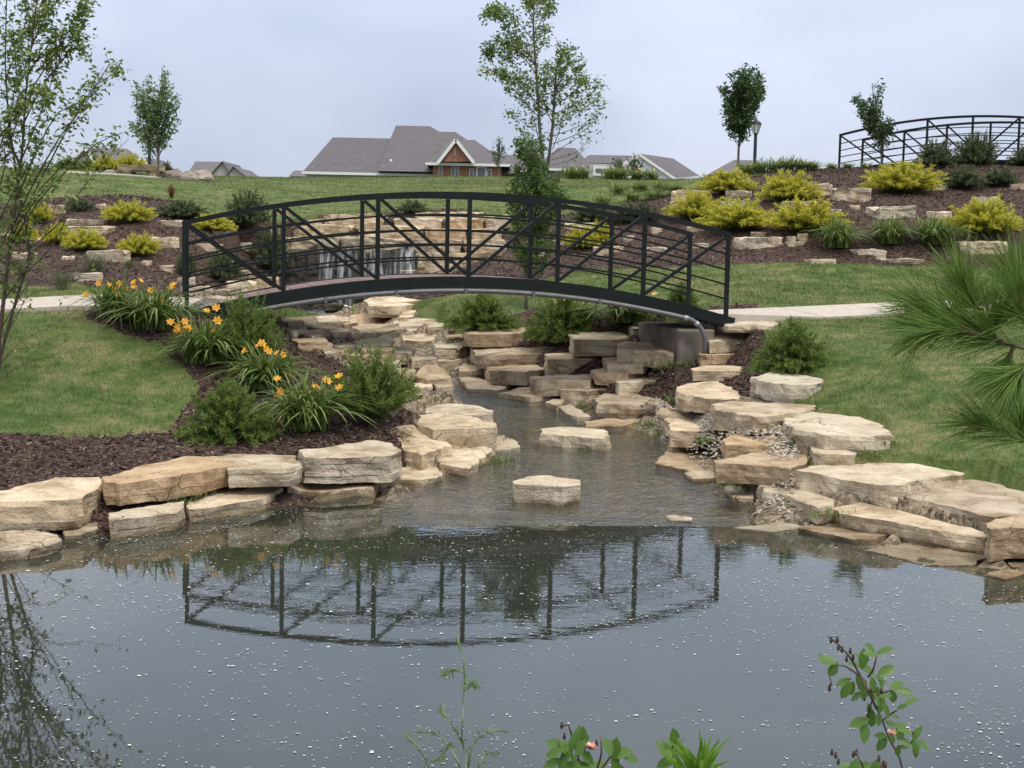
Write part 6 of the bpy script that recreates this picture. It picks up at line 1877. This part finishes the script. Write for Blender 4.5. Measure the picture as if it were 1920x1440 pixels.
# bright strap-leaved tuft
BRIGHT = leaf_mat('bright_strap_leaves', [(0, (0.08, 0.19, 0.02)), (0.6, (0.14, 0.28, 0.035)), (1, (0.22, 0.36, 0.06))], 0.4, 0.35)
c = at(1300, 1480, 3.1); gz = ground_z(c.x, c.y)
root = tag(empty('strap_leaf_plant', (c.x, c.y, gz)), 'bright green strap-leaved tuft at the water edge', 'plant')
rs = random.Random(3); q = []
for k in range(34):
    b = at(1310 + rs.uniform(-12, 12), 1475, 3.1 + rs.uniform(-0.03, 0.03))
    e = at(rs.uniform(1235, 1372), rs.uniform(1374, 1432) + 0, 3.1 + rs.uniform(-0.08, 0.08))
    if abs(e.x - b.x) < 0.02: e.z += 0.01
    m = b.lerp(e, 0.55) + Vector((0, 0, 0.012))
    s = (e - b).cross(_F).normalized() * 0.0045
    q += [b - s * .7, b + s * .7, m + s, m - s, m - s, m + s, e + s * 0.1, e - s * 0.1]
link('leaves', np_mesh('leaves', np.array([tuple(v - root.location) for v in q]), 4, BRIGHT), root)
MB().tube([Vector((c.x, c.y, gz - 0.05)), at(1310, 1472, 3.1)], [0.012, 0.010], 7).build('stem', M_STEM, root)

# feathery weed
WEED = leaf_mat('weed_leaves', [(0, (0.12, 0.19, 0.09)), (0.6, (0.18, 0.26, 0.12)), (1, (0.27, 0.34, 0.18))], 0.6, 0.35)
M_WEEDSTEM = simple_mat('weed_stem', (0.16, 0.22, 0.10), 0.7)
X0, Y0, S = 740, 1160, 660 / 1920
Yw = 3.0
wl = [zc([(335,110),(370,190),(380,290),(378,420),(372,560),(365,650),(385,740),(390,830)]) + [(872,1560),(870,1700)], zc([(250,490),(300,560),(350,640),(370,680)]), zc([(70,645),(130,700),(170,780),(190,850)]), zc([(570,610),(500,625),(450,660),(410,740),(400,830)]),
      zc([(150,615),(230,630),(290,690),(340,770),(370,850)]), zc([(540,740),(500,740),(470,790),(440,840)]), zc([(290,295),(330,275),(372,290)]), zc([(430,370),(405,355),(380,345)]), zc([(250,770),(280,720),(310,670)])]
low = at(*wl[0][-1], Yw)
root = tag(empty('feathery_weed', (low.x, low.y, ground_z(low.x, low.y))), 'tall pale feathery weed standing before the pond', 'weed')
ms, lf = MB(), []
rs = random.Random(9)
for sp in wl:
    P = bend([at(a, b, Yw + rs.uniform(-0.03, 0.03)) for a, b in sp], 16)
    if sp is wl[0]: P.append(Vector((P[-1].x, P[-1].y, root.location.z - 0.05)))
    ms.tube(P, [0.0011 + 0.0012 * i / len(P) for i in range(len(P))], 5)
    for i in range(len(P) - 1):
        if P[i].z < 1.55: continue
        for k in range(3 if i < 5 else 1):
            p = P[i].lerp(P[i + 1], rs.random())
            d = ((P[max(i - 1, 0)] - P[i + 1]).normalized() * 0.9 + Vector((rs.gauss(0, 0.6), rs.gauss(0, 0.5), rs.gauss(0.1, 0.3)))).normalized()
            ln = rs.uniform(0.012, 0.032)
            s = d.cross(_F).normalized() * 0.0016
            lf += [p, p + d * ln * 0.5 + s, p + d * ln + Vector((0, 0, -0.003)), p + d * ln * 0.5 - s]
ms.build('stems', M_WEEDSTEM, root, True)
link('leaves', np_mesh('leaves', np.array([tuple(v - root.location) for v in lf]), 4, WEED), root)

# ---------------------------------------------------------------- grass blades and bark chips
def blades(n, x0, x1, y0, y1, hgt, wid, seed):
    r = np.random.default_rng(seed)
    x, y = r.uniform(x0, x1, n), r.uniform(y0, y1, n)
    k = (zone(x, y) == 0)
    for p in PATHS: k &= ~in_poly(x, y, p)
    for p, _ in FOOT: k &= ~in_poly(x, y, p)
    # only what the camera's field can take in
    k &= np.abs(x - 0.0) < 0.40 * y + 1.5
    x, y = x[k], y[k]
    gzv = height(x, y)
    n = len(x)
    az = r.uniform(0, 2 * math.pi, n)
    hh = hgt * r.uniform(0.5, 1.3, n)
    lean = r.normal(0, 0.45, (n, 2)) * hh[:, None]
    w = wid * r.uniform(0.7, 1.3, n)
    a = np.stack([x - np.cos(az) * w, y - np.sin(az) * w, gzv - 0.01], 1)
    b = np.stack([x + np.cos(az) * w, y + np.sin(az) * w, gzv - 0.01], 1)
    c = np.stack([x + lean[:, 0], y + lean[:, 1], gzv + hh], 1)
    return np.stack([a, b, c], 1).reshape(-1, 3)
def turf_mat():
    m, nt, b = mat_new('turf_blades')
    P = pos(nt)
    big = noise_n(nt, P, 0.8, 4, 0.65)
    mid = noise_n(nt, P, 3.2, 4, 0.65)
    g = nt.nodes.new('ShaderNodeNewGeometry')
    both = math_n(nt, 'ADD', math_n(nt, 'MULTIPLY', big, 0.55), math_n(nt, 'MULTIPLY', mid, 0.45))
    c = ramp(nt, both, [(p_, tuple(v_ * 1.1 for v_ in c_)) for p_, c_ in LAWN])
    v = ramp(nt, g.outputs['Random Per Island'], [(0, (0.6, 0.65, 0.6)), (0.7, (1.1, 1.1, 1.05)), (0.93, (1.35, 1.25, 1.1)), (1, (1.9, 1.5, 1.4))])
    c = mixc(nt, 1.0, c, v, 'MULTIPLY')
    nt.links.new(c, b.inputs['Base Color'])
    b.inputs['Roughness'].default_value = 0.6
    b.inputs['Specular IOR Level'].default_value = 0.2
    return m
M_TURF = turf_mat()
G = np.concatenate([blades(190000, -9, 10, 14, 24, 0.045, 0.0040, 1), blades(110000, -11, 12, 24, 33, 0.05, 0.006, 2), blades(90000, -17, 18, 33, 66, 0.045, 0.011, 3)])
tag(link('lawn_grass', np_mesh('lawn_grass', G, 3, M_TURF)), 'short mown grass growing on the lawns', 'grass', kind='stuff')

CHIP = leaf_mat('bark_chips', [(0, (0.022, 0.013, 0.011)), (0.5, (0.06, 0.038, 0.031)), (0.85, (0.12, 0.082, 0.066)), (1, (0.26, 0.20, 0.16))], 0.9, 0.0)
def chips(n, x0, x1, y0, y1, s, seed):
    r = np.random.default_rng(seed)
    x, y = r.uniform(x0, x1, n), r.uniform(y0, y1, n)
    k = (zone(x, y) == 1)
    for p, _ in FOOT: k &= ~in_poly(x, y, p)
    x, y = x[k], y[k]; n = len(x)
    z = height(x, y) + 0.005 + r.uniform(0, 0.035, n)
    u = r.normal(0, 1, (n, 3)); u[:, 2] *= 0.35; u /= np.linalg.norm(u, axis=1)[:, None]
    v = np.cross(u, r.normal(0, 1, (n, 3)) * [0.4, 0.4, 1] ); v /= np.linalg.norm(v, axis=1)[:, None] + 1e-9
    L = s * r.uniform(0.5, 1.6, (n, 1)); w = L * r.uniform(0.15, 0.4, (n, 1))
    p = np.stack([x, y, z], 1)
    return np.stack([p - u * L - v * w, p + u * L - v * w * 0.7, p + u * L + v * w * 0.7, p - u * L + v * w], 1).reshape(-1, 3)
C = np.concatenate([chips(90000, -8, 4, 13, 23, 0.022, 4), chips(80000, -11, 14, 23, 46, 0.030, 5)])
tag(link('bark_mulch', np_mesh('bark_mulch', C, 4, CHIP)), 'dark shredded bark mulch spread over the planting beds', 'mulch', kind='stuff')
